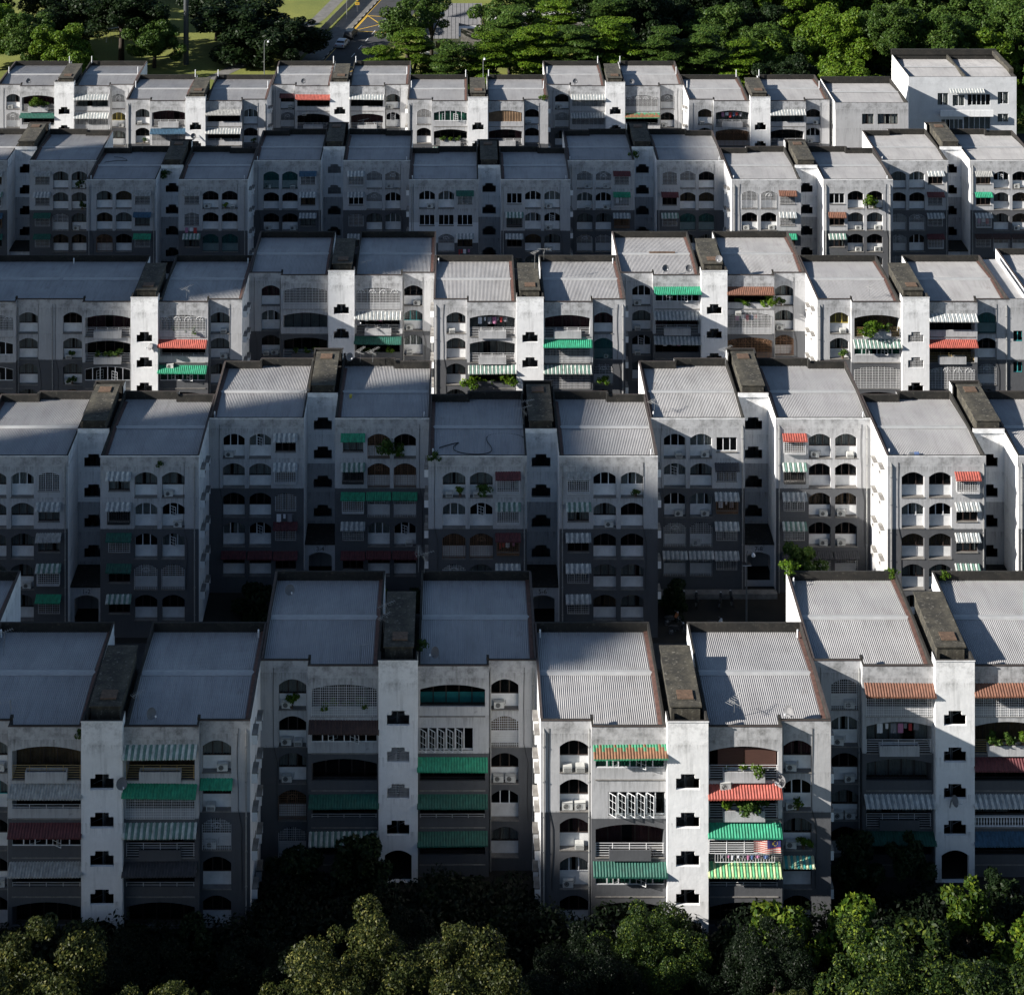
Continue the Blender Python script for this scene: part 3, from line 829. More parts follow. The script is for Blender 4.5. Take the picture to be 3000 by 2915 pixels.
def build(kind, X0, Y0, Z0, label, spec, nf=5, group='staggered white apartment blocks', extras=None):
    root = thing('apartment_building', label, 'building', (X0, Y0, Z0), 0, group)
    info = {'plants': [], 'laundry': []}
    flip = kind == 'B'
    def canon(name, key, fn, parent=None, label=None):
        if parent is None: parent = root
        return put(name, cached(key, fn), parent, (W, D, 0) if (flip and parent is root) else (0, 0, 0), math.pi if (flip and parent is root) else 0, label)
    BOT = -2.0
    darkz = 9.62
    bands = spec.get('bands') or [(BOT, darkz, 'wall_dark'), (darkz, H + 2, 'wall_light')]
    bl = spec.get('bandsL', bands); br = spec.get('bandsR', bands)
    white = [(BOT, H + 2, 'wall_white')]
    for L in (True, False):
        opn = spec.get('openL') if L else spec.get('openR'); e = 0 if opn else .18
        nm = ('roof', L, bool(opn))
        r = canon('roof', nm, lambda: roof_mesh(e, GX0 - .18, 3.95, GX0 - .18) if L else roof_mesh(GX1 + .18, W - e, GX1, W - 3.95))
        r2 = put('ridge_cap', cached(('ridge_cap', L), lambda: ridge_mesh(.2, GX0 - .2) if L else ridge_mesh(GX1 + .2, W - .2)), r)
        def fl():
            mb = MB(); a = GX0 - .5 if L else W - .5
            for y0, y1 in ((.2, 6.05), (6.05, 11.9)):
                z = lambda y: H - .30 - .42 * abs(y - 6.05) / 6.05 + .05
                mb.face([(a, y0, z(y0)), (a + .32, y0, z(y0) + .06), (a + .32, y1, z(y1) + .06), (a, y1, z(y1))], 'rust_flashing')
            return mb
        if not opn: put('flashing', cached(('flashing', L), fl), r)
        canon('parapet', ('parapet', L, bool(opn)), lambda: parapet_mesh(L, not opn))
    s = canon('stair_roof', ('slab',), slab_mesh)
    put('roof_hatch', cached(('hatch',), hatch_mesh), s)
    canon('stair_parapet', ('tower_top',), tower_top_mesh)
    # end walls with hoods and slit windows
    for x, s in ((0, -1), (W, 1)):
        def ends():
            mb = MB()
            p = [(x, 0, BOT), (x, D, BOT), (x, D, H - 1.05), (x, 0, H - 1.05)]
            mb.face(p[::-1] if s < 0 else p, 'wall_white')
            return mb
        put('side_wall', cached(('side_wall', s), ends), root)
    def hood():
        mb = MB(); mb.box(0, .42, -.6, .6, 0, .1, 'concrete_ledge'); mb.box(0, .42, -.6, -.52, -.7, -.002, 'wall_white'); mb.box(0, .4, .52, .6, -.7, -.002, 'wall_white')
        mb.box(0, .38, -.52, .52, -.72, -.66, 'concrete_ledge')
        return mb
    hm = cached(('hood',), hood)
    for side in ((0,) if X0 > 0 else (1,)) if abs(X0) > 12 else (0, 1):
        for i in range(5):
            for yy in (1.6, 4.6):
                h_ = put('window_hood', hm, root, (0 if side == 0 else W, yy, CR[i] - .3 - (.9 if yy > 3 else 0)), math.pi if side == 0 else 0)
            window(root, .7, 0, 1.1, 0, 1, (-.03 if side == 0 else W + .03, 3.1, CR[i] - 1.6), 'frame_brown', None, rz=(-math.pi / 2 if side == 0 else math.pi / 2))
    def dp():
        mb = MB(); mb.tube([(0, -.09, -1), (0, -.09, H - .9), (0, .05, H - .6)], .055, 'pipe', 6)
        for k in range(6): mb.box(-.08, .08, -.16, -.001, 1.5 + k * 2.6, 1.56 + k * 2.6, 'metal_grey')
        return mb
    for px in ((.35, GX0 - .25, GX1 + .3, W - .4) if flip else (.25, 3.62, W - 3.62, W - .3)):
        if rng.random() < .6: put('downpipe', cached(('downpipe',), dp), root, (px, 0, 0))
    ck = rng.randint(0, 3)
    def cable():
        q = random.Random(ck); mb = MB(); x = q.uniform(.5, 1.1); pts = []
        for k in range(9): pts.append((x + q.uniform(-.05, .05) + (k > 4) * .3, -.03, H - .6 - k * 1.5))
        mb.tube(pts, .018, 'black', 4); return mb
    put('cable', cached(('cable', ck), cable), root, (0, 0, 0))
    put('cable', cached(('cable', ck), cable), root, (W - 2.0, 0, 0))
    # floors and a core behind the windows, painted dark to look unlit
    def core():
        mb = MB()
        for i in range(5):
            z = CR[i] - 2.53
            for a, b in ((.05, GX0 - .05), (GX1 + .05, W - .05)):
                mb.face([(a, 1.5, z), (b, 1.5, z), (b, D - 1.5, z), (a, D - 1.5, z)], 'room_dark')
        for a, b in ((.06, GX0 - .06), (GX1 + .06, W - .06)):
            mb.face([(a, 4.7, BOT), (b, 4.7, BOT), (b, 4.7, H - 1.1), (a, 4.7, H - 1.1)], 'room_dark')
        for x in (3.75, GX0 - .03, GX1 + .03, W - 3.75):
            mb.face([(x, 1.5, BOT), (x, D - 1.5, BOT), (x, D - 1.5, H - 1.1), (x, 1.5, H - 1.1)], 'room_dark')
        for a, b in ((.05, GX0 - .05), (GX1 + .05, W - .05)): mb.face([(a, .25, H - 1.1), (b, .25, H - 1.1), (b, D - .2, H - 1.1), (a, D - .2, H - 1.1)], 'room_dark')
        return mb
    put('interior', cached(('interior',), core), root)

    def rows(n): return [(CR[i] - (2.55 if i < n - 1 else 99), CR[i] + (.34 if i else 1.6)) for i in range(n)]
    ZT = H - 1.05
    if not flip:
        # ---------------- street side: side bays, protruding balcony bays, white stair tower
        for L in (True, False):
            bb = bl if L else br
            mb = MB(); sx = 2.5 if L else W - 2.5; bx = 6.6 if L else W - 6.6
            s0, s1 = (0, 3.75) if L else (W - 3.75, W); b0, b1 = (3.75, GX0) if L else (GX1, W - 3.75)
            side = spec['Ls' if L else 'Rs'].split(); bay = spec['Lb' if L else 'Rb'].split()
            for i in range(nf):
                z0 = max(BOT, CR[i] - 2.55) if i < nf - 1 else BOT; z1 = CR[i] + .34 if i else ZT
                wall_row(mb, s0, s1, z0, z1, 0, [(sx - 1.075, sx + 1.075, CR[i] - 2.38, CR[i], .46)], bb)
                if bay_open(bay[i]) == 'x':
                    xx = bx + (.5 if L else -.5); op = (xx - 2.1, xx + 2.1, CR[i] - 2.23, CR[i] - .48, 0)
                else: op = (bx - 2.55, bx + 2.55, CR[i] - 2.45, CR[i], .36)
                wall_row(mb, b0, b1, z0, z1, -.68, [op], bb)
                arch_cell(root, sx, 0, i, side[i], CR[i], info, bb)
                bay_cell(root, bx, -.68, i, bay[i], CR[i], info, bb, 1 if L else -1)
            # return of the bay
            xr = 3.75 if L else W - 3.75
            for a, b, m in bb:
                lo, hi = max(a, BOT), min(b, ZT)
                if hi > lo:
                    p = [(xr, -.68, lo), (xr, 0, lo), (xr, 0, hi), (xr, -.68, hi)]
                    mb.face(p[::-1] if L else p, m)
            put('facade', mb.mesh('facade'), root)
        mb = MB(); tops = [H - 3.17 - 2.84 * i for i in range(4)]
        cx = W / 2; prev = ZT
        for i, tp in enumerate(tops):
            lo = tp - 1.6
            wall_row(mb, GX0, GX1, lo, prev, -1.28, stepped_ops(cx, tp), white); prev = lo
            tr = put('stair_window', cached(('stair_window', 'wall_white'), lambda: stair_reveal('wall_white')), root, (cx, -1.28, tp - 1.16))
            if i in spec.get('sg', ()):
                put('grille', cached(('stair_grille',), lambda: grille_mesh(1.7, 1.1, 0, 'bar_white', 'grid')), tr, (0, .12, 0))
        wall_row(mb, GX0, GX1, BOT, prev, -1.28, [(cx - 1.05, cx + 1.05, 0, 2.5, .4)], white)
        for x, s in ((GX0, -1), (GX1, 1)):
            p = [(x, -1.28, BOT), (x, -.68, BOT), (x, -.68, ZT), (x, -1.28, ZT)]
            mb.face(p[::-1] if s < 0 else p, 'wall_white')
        put('stair_tower', mb.mesh('stair_tower'), root)
        def dk():
            mb = MB(); reveal(mb, [(p[0], p[1]) for p in outline(2.1, 2.5, .4)], -1.28, -.9, 'wall_white'); return mb
        put('door_arch', cached(('door_arch',), dk), root, (cx, 0, 0))
        # plain rear
        def rear():
            mb = MB()
            for a, b in ((0, GX0), (GX1, W)):
                mb.face([(b, D, BOT), (a, D, BOT), (a, D, ZT), (b, D, ZT)], 'wall_light')
            mb.face([(GX0, 7.5, BOT), (GX1, 7.5, BOT), (GX1, 7.5, H - .9), (GX0, 7.5, H - .9)][::-1], 'wall_white')
            mb.face([(GX0, 7.5, BOT), (GX0, D, BOT), (GX0, D, ZT), (GX0, 7.5, ZT)], 'wall_white')
            mb.face([(GX1, 7.5, BOT), (GX1, D, BOT), (GX1, D, ZT), (GX1, 7.5, ZT)][::-1], 'wall_white')
            return mb
        put('rear_wall', cached(('rear_wall',), rear), root)
    else:
        for L in (True, False):
            bb = bl if L else br
            mb = MB()
            xs = [2.42, 5.0, 7.51] if L else [W - 7.51, W - 5.0, W - 2.42]
            kinds = [0, 0, 1] if L else [1, 0, 0]
            toks = [c.split() for c in spec['L' if L else 'R']]
            a, b = (0, GX0) if L else (GX1, W)
            for i in range(nf):
                z0 = CR[i] - 2.55 if i < nf - 1 else BOT; z1 = CR[i] + .34 if i else ZT
                ops = []
                for x, kd, tk in zip(xs, kinds, toks):
                    t = tk[i]; base = [c for c in t if c.islower()][0]
                    if base == 'q' or kd == 1:
                        hh = 1.7 if base == 'a' else 1.4; ops.append((x - 1.0, x + 1.0, CR[i] - 1.75, CR[i] - 1.75 + hh, .3 if base == 'a' else 0))
                        sq_cell(root, x, 0, i, t, CR[i], info, bb)
                    else:
                        ops.append((x - 1.075, x + 1.075, CR[i] - 2.38, CR[i], .46)); arch_cell(root, x, 0, i, t, CR[i], info, bb)
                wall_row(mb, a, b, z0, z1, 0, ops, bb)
            put('facade', mb.mesh('facade'), root)
            def ptop():
                mb = MB(); mb.box(a, b, -.003, .0, H - 1.05, H - .07, 'wall_light'); return mb
            put('coping_band', cached(('coping_band', L), ptop), root)
        mb = MB(); cx = W / 2; prev = H + .3
        for i in range(4):
            tp = H - 2.18 - 2.93 * i; lo = tp - 1.7
            wall_row(mb, GX0, GX1, lo, prev, 4.6, stepped_ops(cx, tp, 1.82, 1.25, .33, 1.05), white if i < 2 else [(BOT, H + 2, 'wall_light')]); prev = lo
            def sr():
                mb = MB(); w, h, st, nw = 1.82, 1.25, .33, 1.05
                reveal(mb, [(-w / 2, 0), (w / 2, 0), (w / 2, h - st), (nw / 2, h - st), (nw / 2, h), (-nw / 2, h), (-nw / 2, h - st), (-w / 2, h - st)], 0, .22, 'wall_light')
                return mb
            tr = put('stair_window', cached(('stair_window_rear',), sr), root, (cx, 4.6, tp - 1.25))
            if i in spec.get('sg', ()):
                put('grille', cached(('stair_grille_r',), lambda: grille_mesh(1.8, 1.2, 0, 'bar_white', 'grid')), tr, (0, .12, 0))
        solid(mb, GX0, GX1, BOT, prev, 4.6, [(BOT, H + 2, 'wall_light')])
        for x, s in ((GX0, 1), (GX1, -1)):
            p = [(x, 0, BOT), (x, 4.6, BOT), (x, 4.6, ZT), (x, 0, ZT)]
            mb.face(p if s > 0 else p[::-1], 'wall_white')
        mb.box(GX0 + .002, GX1 - .002, 4.45, 4.6, H - .1, H + .36, 'wall_white', {'z': 'coping'})
        put('stair_recess', mb.mesh('stair_recess'), root)
        def porch():
            mb = MB(); wall_row(mb, GX0 + .002, GX1 - .002, BOT, 3.5, 1.1, [(cx - 1.15, cx + 1.15, 0, 2.75, .4)], [(BOT, 9, 'wall_light')])
            mb.box(GX0 + .004, GX1 - .004, 1.0, 4.58, 3.5, 3.66, 'concrete_black')
            for s in ((cx - 1.15, 1), (cx + 1.15, -1)):
                p = [(s[0], 1.1, 0), (s[0], 1.4, 0), (s[0], 1.4, 2.4), (s[0], 1.1, 2.4)]; mb.face(p if s[1] > 0 else p[::-1], 'wall_light')
            return mb
        put('entrance_porch', cached(('porch',), porch), root)
        if spec.get('num'):
            cu = bpy.data.curves.new('num', 'FONT'); cu.body = spec['num']; cu.size = .62; cu.extrude = .01; cu.align_x = 'CENTER'
            to = bpy.data.objects.new('num', cu); me = bpy.data.meshes.new_from_object(to); bpy.data.objects.remove(to)
            me.materials.clear(); me.materials.append(MATS['black'])
            put('house_number', me, root, (cx, 1.08, 2.88), rot=(R(90), 0, 0), label='block number ' + spec['num'])
        def rearA():
            mb = MB()
            for (a, b, y) in ((0, 3.75, 0), (3.75, GX0, -.68), (GX0, GX1, -1.28), (GX1, W - 3.75, -.68), (W - 3.75, W, 0)):
                mb.face([(a, y, BOT), (b, y, BOT), (b, y, ZT), (a, y, ZT)], 'wall_light')
            for x, y0, y1, s in ((3.75, -.68, 0, -1), (GX0, -1.28, -.68, -1), (GX1, -1.28, -.68, 1), (W - 3.75, -.68, 0, 1)):
                p = [(x, y0, BOT), (x, y1, BOT), (x, y1, ZT), (x, y0, ZT)]; mb.face(p if s > 0 else p[::-1], 'wall_light')
            return mb
        put('street_wall', cached(('street_wall',), rearA), root, (W, D, 0), math.pi)
    short = spec.get('short', 'block')
    for q, (x, y, z, i) in enumerate(info['plants']):
        # three pots in one planter read as one clump of plants
        k = rng.choice([0, 1, 2, 3]); mt = rng.choice(['leaf_mid', 'leaf_bright', 'leaf_mid'])
        col = ['left end', 'left of stair', 'right of stair', 'right end'][min(3, int(x / W * 4))]
        same = sum(1 for p in info['plants'][:q] if p[3] == i and abs(p[0] - x) < 3)
        lab = '%s plant, %s floor balcony, %s, %s' % (['bushy green', 'trailing green', 'tall leafy'][same % 3], ORD[i], col, short)
        plant_obj((X0 + x, Y0 + y, Z0 + z), rng.uniform(.9, 1.5), lab, k, mt)
    for q, (x, y, z, i, w) in enumerate(info['laundry']):
        col = ['left end', 'left of stair', 'right of stair', 'right end'][min(3, int(x / W * 4))]
        key = rng.choice([0, 1, 2])
        o = put('washing_line', cached(('washing', key, w), lambda: laundry_mesh(key, w)), None, (X0 + x, Y0 + y, Z0 + z))
        tag(o, 'washing hung at %s floor, %s, %s' % (ORD[i], col, short), 'laundry', 'washing hung out to dry')
    return root

# ------------------------------------------------------------------ the rows of flats
S = dict
A, B = 'A', 'B'
BL = []
def add(kind, X, Y, Z, label, **spec):
    nf = spec.pop('nf', 5); b = build(kind, X, Y, Z, label, spec, nf); BL.append(b); return b
U = W
# front row (row 5)
X5 = 5.95
f0 = add(A, X5 - 3 * U, 147.2, 0, 'white flat block cut by the left edge, above the front row leftmost block', short='edge block, front row',
    Ls='c1 c c1 c c', Lb='o o o o k', Rs='c1 c c d d', Rb='o k o o k')
f1 = add(A, X5 - 2 * U, 140, 0, 'front row flat block furthest left, with long green awning and two white striped ones', short='front row leftmost block',
    Ls='c1 tp d d1 d', Lb='b Yk Mw Yk k', Rb='Sb Gg So Kk k', Rs='c1 Gd1 g1 d d')
f2 = add(A, X5 - U, 147.2, 0, 'recessed shaded flat block with a teal painted top balcony in the front row', short='front row block with teal balcony',
    Ls='c1p d2 c1 r d', Lb='gp Nw k Tk Sk', Rb='kt x1 Gk Tk Tk', Rs='d1 g d2 f c', sg=(1, 2))
f3 = add(A, X5, 140, 0, 'sunlit front row flat block with red, green and lime awnings and a draped flag', short='front row block with the flag',
    Ls='d2 d2 m1 f1 d', Lb='Cw x o Tw k', Rb='vp1 Rop Gk Lk k', Rs='m1 f1p c1p Dd d')
f4 = add(A, X5 + U, 147.2, 0, 'front row flat block furthest right, with two rust orange tiled awnings', short='front row rightmost block',
    Ls='g1 f1 d1 c2 d', Lb='Og ol e Wo Tk', Rb='Og bp Mk Ws Bk', Rs='c c c c c')
# second row (row 4), seen from the rear
X4 = -3.06
def B_(L1, L2, L3, R1, R2, R3, **k):
    return dict(L=[L1, L2, L3], R=[R1, R2, R3], **k)
g1 = add(B, X4 - 2 * U, 177.1, .6, 'second row flat block with entrance 1-2 at the left edge, grey upper floors in shade', num='1-2', short='second row block 1-2',
    **B_('c c c1 c c', 'f c c c1 c', 'a Wk Yk Sc Gg', 'Wk Wc Tg Tk Sk', 'c f f g d', 'c1 f1 f g d'))
g2 = add(B, X4 - U, 184.3, .6, 'second row flat block with entrance 3-4 and dark maroon ground floor awnings', num='3-4', short='second row block 3-4',
    **B_('f1 c d f Md', 'c c d f Md', 'Wk Wc an Mg Mk', 'Gk Sc Gc Wg Mk', 'd r Gg f Md', 'dp r Gg f1 Md'))
g3 = add(B, X4, 177.1, .6, 'second row flat block with entrance 5-6, long hose lying looped on its left roof', num='5-6', short='second row block 5-6',
    **B_('c1p f r c c', 'c1 f r c c', 'Mc Sc Mn Wk Wk', 'Yc Sk Wk Wg Wg', 'f c1 d c c', 'fp d d c c'))
g4 = add(B, X4 + U, 184.3, .6, 'second row flat block with entrance 7-8 behind the street lamp, red awning at top', num='7-8', short='second row block 7-8',
    **B_('f1 c f1 g Wg', 'f1 c f1 g1 Wg', 'f Kg Wn Wg Wg', 'Rc Sc Wg Sg Kg', 'c1 d b1 d1 Kg', 'c1 d b1 d1 Kg'))
g5 = add(B, X4 + 2 * U, 177.1, .6, 'second row flat block at the right with dark repainted patches on its left corner', short='second row rightmost block',
    **B_('d f b c c1', 'd f b c c', 'Rc Wr Wr Sg k', 'Yc Sn Bn Sk k', 'c c c c c', 'c c c c c'.replace('r', 'k')))
# third row (row 3), street side
X3 = -3.05
nf3 = 4
h0 = add(A, X3 - 3 * U, 212, .4, 'third row flat block cut by the left edge with white framed windows', nf=nf3, openR=1, short='third row edge block',
    Ls='c c c c', Lb='o w w k', Rb='g w w k', Rs='c c c c')
h1 = add(A, X3 - 2 * U, 212, .4, 'third row flat block with a sunlit white stair tower and red and green awnings', nf=nf3, openL=1, short='third row block at left',
    Ls='d c1p c1p d', Lb='o op w k', Rb='gp Rk1 Gw k', Rs='c1 c1 c1 c')
h2 = add(A, X3 - U, 219.2, .4, 'third row recessed flat block with dim white tower, orange cloth on a balcony', nf=nf3, short='third row block with orange cloth',
    Ls='m c d2 c', Lb='g e op k', Rb='g Wol Tkp k', Rs='d1 t1 f1 c')
h3 = add(A, X3, 212, .4, 'third row sunlit flat block in the middle with an open laundry balcony', nf=nf3, short='third row middle block',
    Ls='c1 c c c', Lb='ol o Skp k', Rb='o Gg Sg k', Rs='m e1 gp c')
h4 = add(A, X3 + U, 219.2, .4, 'third row recessed flat block with open casements under a green striped awning', nf=nf3, short='third row block with open casements',
    Ls='f1 c1 f1 c', Lb='Gw Wo Wkl k', Rb='Okp1 gl r k', Rs='c1p c1 r c')
h5 = add(A, X3 + 2 * U, 212, .4, 'third row sunlit flat block with palms on a yellow railed balcony', nf=nf3, short='third row block with yellow rails',
    Ls='y1 cp c c', Lb='bp Sw g k', Rb='Wk Rb g k', Rs='e d g c', sg=(0, 1))
p_ = h5.location
mb = MB(); wall_row(mb, 0, 2.0, 10.5, H - 1.05, 0, [(.5, 1.5, 11.7, 12.9, 0)], [(-2, 9.62, 'wall_dark'), (9.62, 19, 'wall_light')]); wall_row(mb, 0, 2.0, 7.3, 10.5, 0, [(.5, 1.5, 8.2, 9.4, 0)], [(-2, 9.62, 'wall_dark'), (9.62, 19, 'wall_light')])
solid(mb, 0, 2.0, -2, 7.3, 0, [(-2, 9.62, 'wall_dark')]); mb.face([(2, 0, -2), (2, D, -2), (2, D, H), (2, 0, H)], 'wall_white'); mb.box(0, 2, 0, .15, H - 1.05, H, 'concrete_black', {'-y': 'wall_light'})
mb.face([(0, .15, H - .5), (2, .15, H - .5), (2, D, H - .5), (0, D, H - .5)], 'roof_sheet'); mb.face([(0, 1.2, -2), (2, 1.2, -2), (2, 1.2, H - .6), (0, 1.2, H - .6)], 'room_dark')
put('side_extension', mb.mesh('side_extension'), h5, (W, 0, 0))
for zz in (11.7, 8.2): window(h5, 1.0, 0, 1.2, 0, 2, (W + 1.0, .1, zz), 'frame_teal', None)
h6 = add(A, X3 + 3 * U + 2.5, 214, .4, 'third row flat block cut by the right edge, brown roof slab and white side', nf=nf3, short='third row right edge block',
    Ls='c c c c', Lb='o o o k', Rb='o o o k', Rs='c c c c')
# fourth row (row 2), rear
X2 = -6.95; nf2 = 5
i0 = add(B, X2 - 3 * U, 259.2, -.8, 'fourth row flat block at the left edge with white window cages', short='fourth row edge block',
    **B_('c c c c c', 'c c c c c', 'Yk Sc Bc Tk k', 'Yg Wg Tg Tg k', 'c c g b c', 'c1p cp c1 b c'))
i1 = add(B, X2 - 2 * U, 252, -.8, 'fourth row shaded flat block with vines down its stair recess', short='fourth row block with vines',
    **B_('c b d d c', 'b c d d c', 'Yg Bk Ga k k', 'Yg an Sk k k', 'd1 d e c c', 'd1p d e c c'))
i2 = add(B, X2 - U, 259.2, -.8, 'fourth row recessed flat block with grilled stair windows', sg=(0, 1), short='fourth row block with grilled stair windows',
    **B_('e1 d d1 c c', 'e1 d d1 c c', 'Bg Wk Wk k k', 'Wc Wf a Wk k', 'g g c c c', 'g1 f c c c'))
i3 = add(B, X2, 252, -.8, 'fourth row flat block with one floor painted white round three square windows', short='fourth row block with white band',
    bandsL=[(-2, 8.0, 'wall_dark'), (8.0, 10.75, 'wall_patch'), (10.75, 19, 'wall_light')],
    **B_('f1 q c1 c c', 'f q c c c', 'Tg q Wkl k k', 'f Sc Wk k k', 'f f c c c', 'f1 f1 c1 c c'))
i4 = add(B, X2 + U, 259.2, -.8, 'fourth row flat block half sunlit, maroon awning and blue washing at left', short='fourth row block half in sun',
    **B_('g1 f1 c g g', 'g1 f1 c g g', 'Mg Gn Wc k k', 'a Mk Sg k k', 'd b e c c', 'd b e c c'))
i5 = add(B, X2 + 2 * U, 252, -.8, 'fourth row sunlit flat block with tall white arched grilles and rust orange awnings', short='fourth row block with arched grilles',
    **B_('g d1 c c c', 'g d1 c c c', 'Og Wg Gk k k', 'f Ok Sk Tk k', 'd c1 d1 c c', 'dp1 c1 d1 c c'))
i6 = add(B, X2 + 3 * U, 259.2, -.8, 'fourth row flat block furthest right with mouldy brown canopy over the ground floor', short='fourth row rightmost block',
    **B_('c d g g g', 'f d g f g', 'Wk Mg Wg Mc k', 'Yk Gr Wn Ng k', 'f c c Ng c', 'd1 b b1 Ng c'.replace('r', 'k')))
# fifth row (row 1), street side
X1 = -8.2; nf1 = 3
j0 = add(A, X1 - 3 * U, 296.2, -2, 'last row flat block at the left edge with white striped awnings beside its tower', nf=nf1, short='last row edge block',
    Ls='c1 g c', Lb='op Tk k', Rb='We Wg k', Rs='g y1 c')
j1 = add(A, X1 - 2 * U, 289, -2, 'last row flat block with a blue awning over a white grille', nf=nf1, short='last row block with blue awning',
    Ls='c1 dp c', Lb='o Bg k', Rb='Yk Wk1 k', Rs='f dp c')
j2 = add(A, X1 - U, 296.2, -2, 'last row flat block with a long red awning across two windows', nf=nf1, short='last row block with red awning',
    Ls='Md1 g c', Lb='Rk1 o k', Rb='Wk o k', Rs='c1 f c')
j3 = add(A, X1, 289, -2, 'last row flat block with a brown cloth screening one balcony', nf=nf1, short='last row block with brown cloth',
    Ls='g d c', Lb='w op Sk', Rb='h o k', Rs='d1 d c')
j4 = add(A, X1 + U, 296.2, -2, 'last row flat block with brown tiled awning right of its tower', nf=nf1, short='last row block with tiled awning',
    Ls='d1 g c', Lb='Wg Wg k', Rb='g Ck k', Rs='g d1 c')
j5 = add(A, X1 + 2 * U, 289, -2, 'last row flat block with a brown grille and red washing left of its tower', nf=nf1, short='last row block with red washing',
    Ls='b1 c c', Lb='ol r k', Rb='We o k', Rs='d1 f1 c')

# ------------------------------------------------------------------ two odd buildings at the right end of the last row
def simple_roof(x0, x1, y0, y1, H_, ridge):
    mb = MB(); mb.smooth = True; per = .155; x = x0; rows = []
    while x < x1:
        for u in ROOF_SAMPLES:
            if x + u * per < x1:
                r = []
                for y in (y0, ridge, y1):
                    r.append(len(mb.v)); mb.v.append((x + u * per, y, H_ - .28 - .5 * abs(y - ridge) / max(ridge - y0, .1) + .028 * math.cos(6.283 * u)))
                rows.append(r)
        x += per
    mi = mb.mi('roof_sheet')
    for a, b in zip(rows, rows[1:]):
        for k in range(2): mb.f.append((a[k], b[k], b[k + 1], a[k + 1])); mb.m.append(mi)
    return mb
def plain_block(X, Y, Z, w, d, label, ops, wall):
    root = thing('apartment_building', label, 'building', (X, Y, Z), 0, 'end buildings of the last row')
    mb = MB()
    for z0, z1, oo in ops: wall_row(mb, 0, w, z0, z1, 0, oo, [(-3, 30, wall)])
    mb.face([(0, d, -2), (0, 0, -2), (0, 0, H), (0, d, H)], 'wall_white'); mb.face([(w, 0, -2), (w, d, -2), (w, d, H), (w, 0, H)], 'wall_white')
    mb.face([(w, d, -2), (0, d, -2), (0, d, H), (w, d, H)], 'wall_light')
    put('facade', mb.mesh('facade'), root)
    r = put('roof', simple_roof(.2, w - .2, .2, d - .2, H, 6).mesh('roof'), root)
    m2 = MB(); z = H - .28
    m2.face([(.2, 5.7, z + .03), (w - .2, 5.7, z + .03), (w - .2, 6, z + .09), (.2, 6, z + .09)], 'ridge_metal'); m2.face([(.2, 6, z + .09), (w - .2, 6, z + .09), (w - .2, 6.3, z + .03), (.2, 6.3, z + .03)], 'ridge_metal')
    put('ridge_cap', m2.mesh('ridge_cap'), r)
    m3 = MB(); t = .18; dk = 'concrete_black'
    m3.box(-.002, t, t, d - t, H - 1, H + .02, dk, {'-x': 'wall_white'}); m3.box(w - t, w + .002, t, d - t, H - 1, H + .02, dk, {'x': 'wall_white'})
    m3.box(-.002, w + .002, -.003, t, H - 1, H, dk, {'-y': wall}); m3.box(-.002, w + .002, d - t, d + .003, H - 1, H + .3, dk)
    put('parapet', m3.mesh('parapet'), root)
    m4 = MB(); m4.face([(.1, 1.5, -2), (w - .1, 1.5, -2), (w - .1, 1.5, H - 1), (.1, 1.5, H - 1)], 'room_dark'); m4.face([(.1, .3, H - 1.05), (w - .1, .3, H - 1.05), (w - .1, d - .3, H - 1.05), (.1, d - .3, H - 1.05)], 'room_dark')
    put('interior', m4.mesh('interior'), root)
    return root
def rect_win(root, x0, x1, z0, z1, n, frame, curt=None):
    w, h = round(x1 - x0, 2), round(z1 - z0, 2)
    def nm():
        mb = MB(); reveal(mb, outline(w, h, 0), 0, .18, 'wall_light'); return mb
    put('window_reveal', cached(('window_reveal', w, h, 0), nm), root, ((x0 + x1) / 2, 0, z0))
    window(root, w, 0, h, 0, n, ((x0 + x1) / 2, .12, z0), frame, curt)
k1o = [(4.1, 5.9, 13.2, 14.8, 0), (6.5, 9.6, 13.2, 14.8, 0)]
k1 = plain_block(57.3, 287.3, -2, 11.2, 12, 'plain grey end block with only two square windows at the right of the last row', [(-2, 12, []), (12, H, k1o)], 'wall_light')
for o in k1o: rect_win(k1, o[0], o[1], o[2], o[3], 2 if o[0] < 5 else 3, 'frame_brown', 'c')
mb = MB(); mb.box(.02, 3.2, -.35, -.002, -2, 8.2, 'wall_white'); put('buttress', mb.mesh('buttress'), k1)
k2o = [[(4.6, 6.3, 11.9, 13.9, 0), (7.0, 8.9, 11.8, 13.6, 0), (9.4, 13.0, 11.9, 13.7, 0), (14.2, 15.9, 12.1, 14.1, 0)],
       [(5.2, 8.6, 8.1, 9.7, 0), (8.8, 13.0, 8.1, 10.4, 0), (14.2, 15.9, 9.2, 10.6, 0)]]
k2 = plain_block(71.6, 300, -2, 17.2, 12, 'large white end block standing apart behind the last row at far right', [(-2, 11, k2o[1]), (11, H, k2o[0])], 'wall_patch')
for row in k2o:
    for o in row: rect_win(k2, o[0], o[1], o[2], o[3], 2 if o[1] - o[0] < 2 else 5, 'frame_white', rng.choice(['c', None]))
awning(k2, 'W', 5.5, (9.2, -.01, 14.6), .8, .4)
mb = MB(); mb.box(4.8, 13.2, -1.1, -.9, 10.5, 11.5, 'wall_white'); mb.box(4.8, 13.2, -.9, -.002, 10.5, 10.65, 'wall_light'); put('balcony', mb.mesh('balcony'), k2)
mb = MB(); mb.box(4.8, 13.2, -1.0, -.002, 7.2, 7.4, 'wall_light'); put('balcony', mb.mesh('balcony'), k2)
put('railing', rail_mesh(8.2, 'bar_white', True).mesh('railing'), k2, (9, -.95, 7.4))
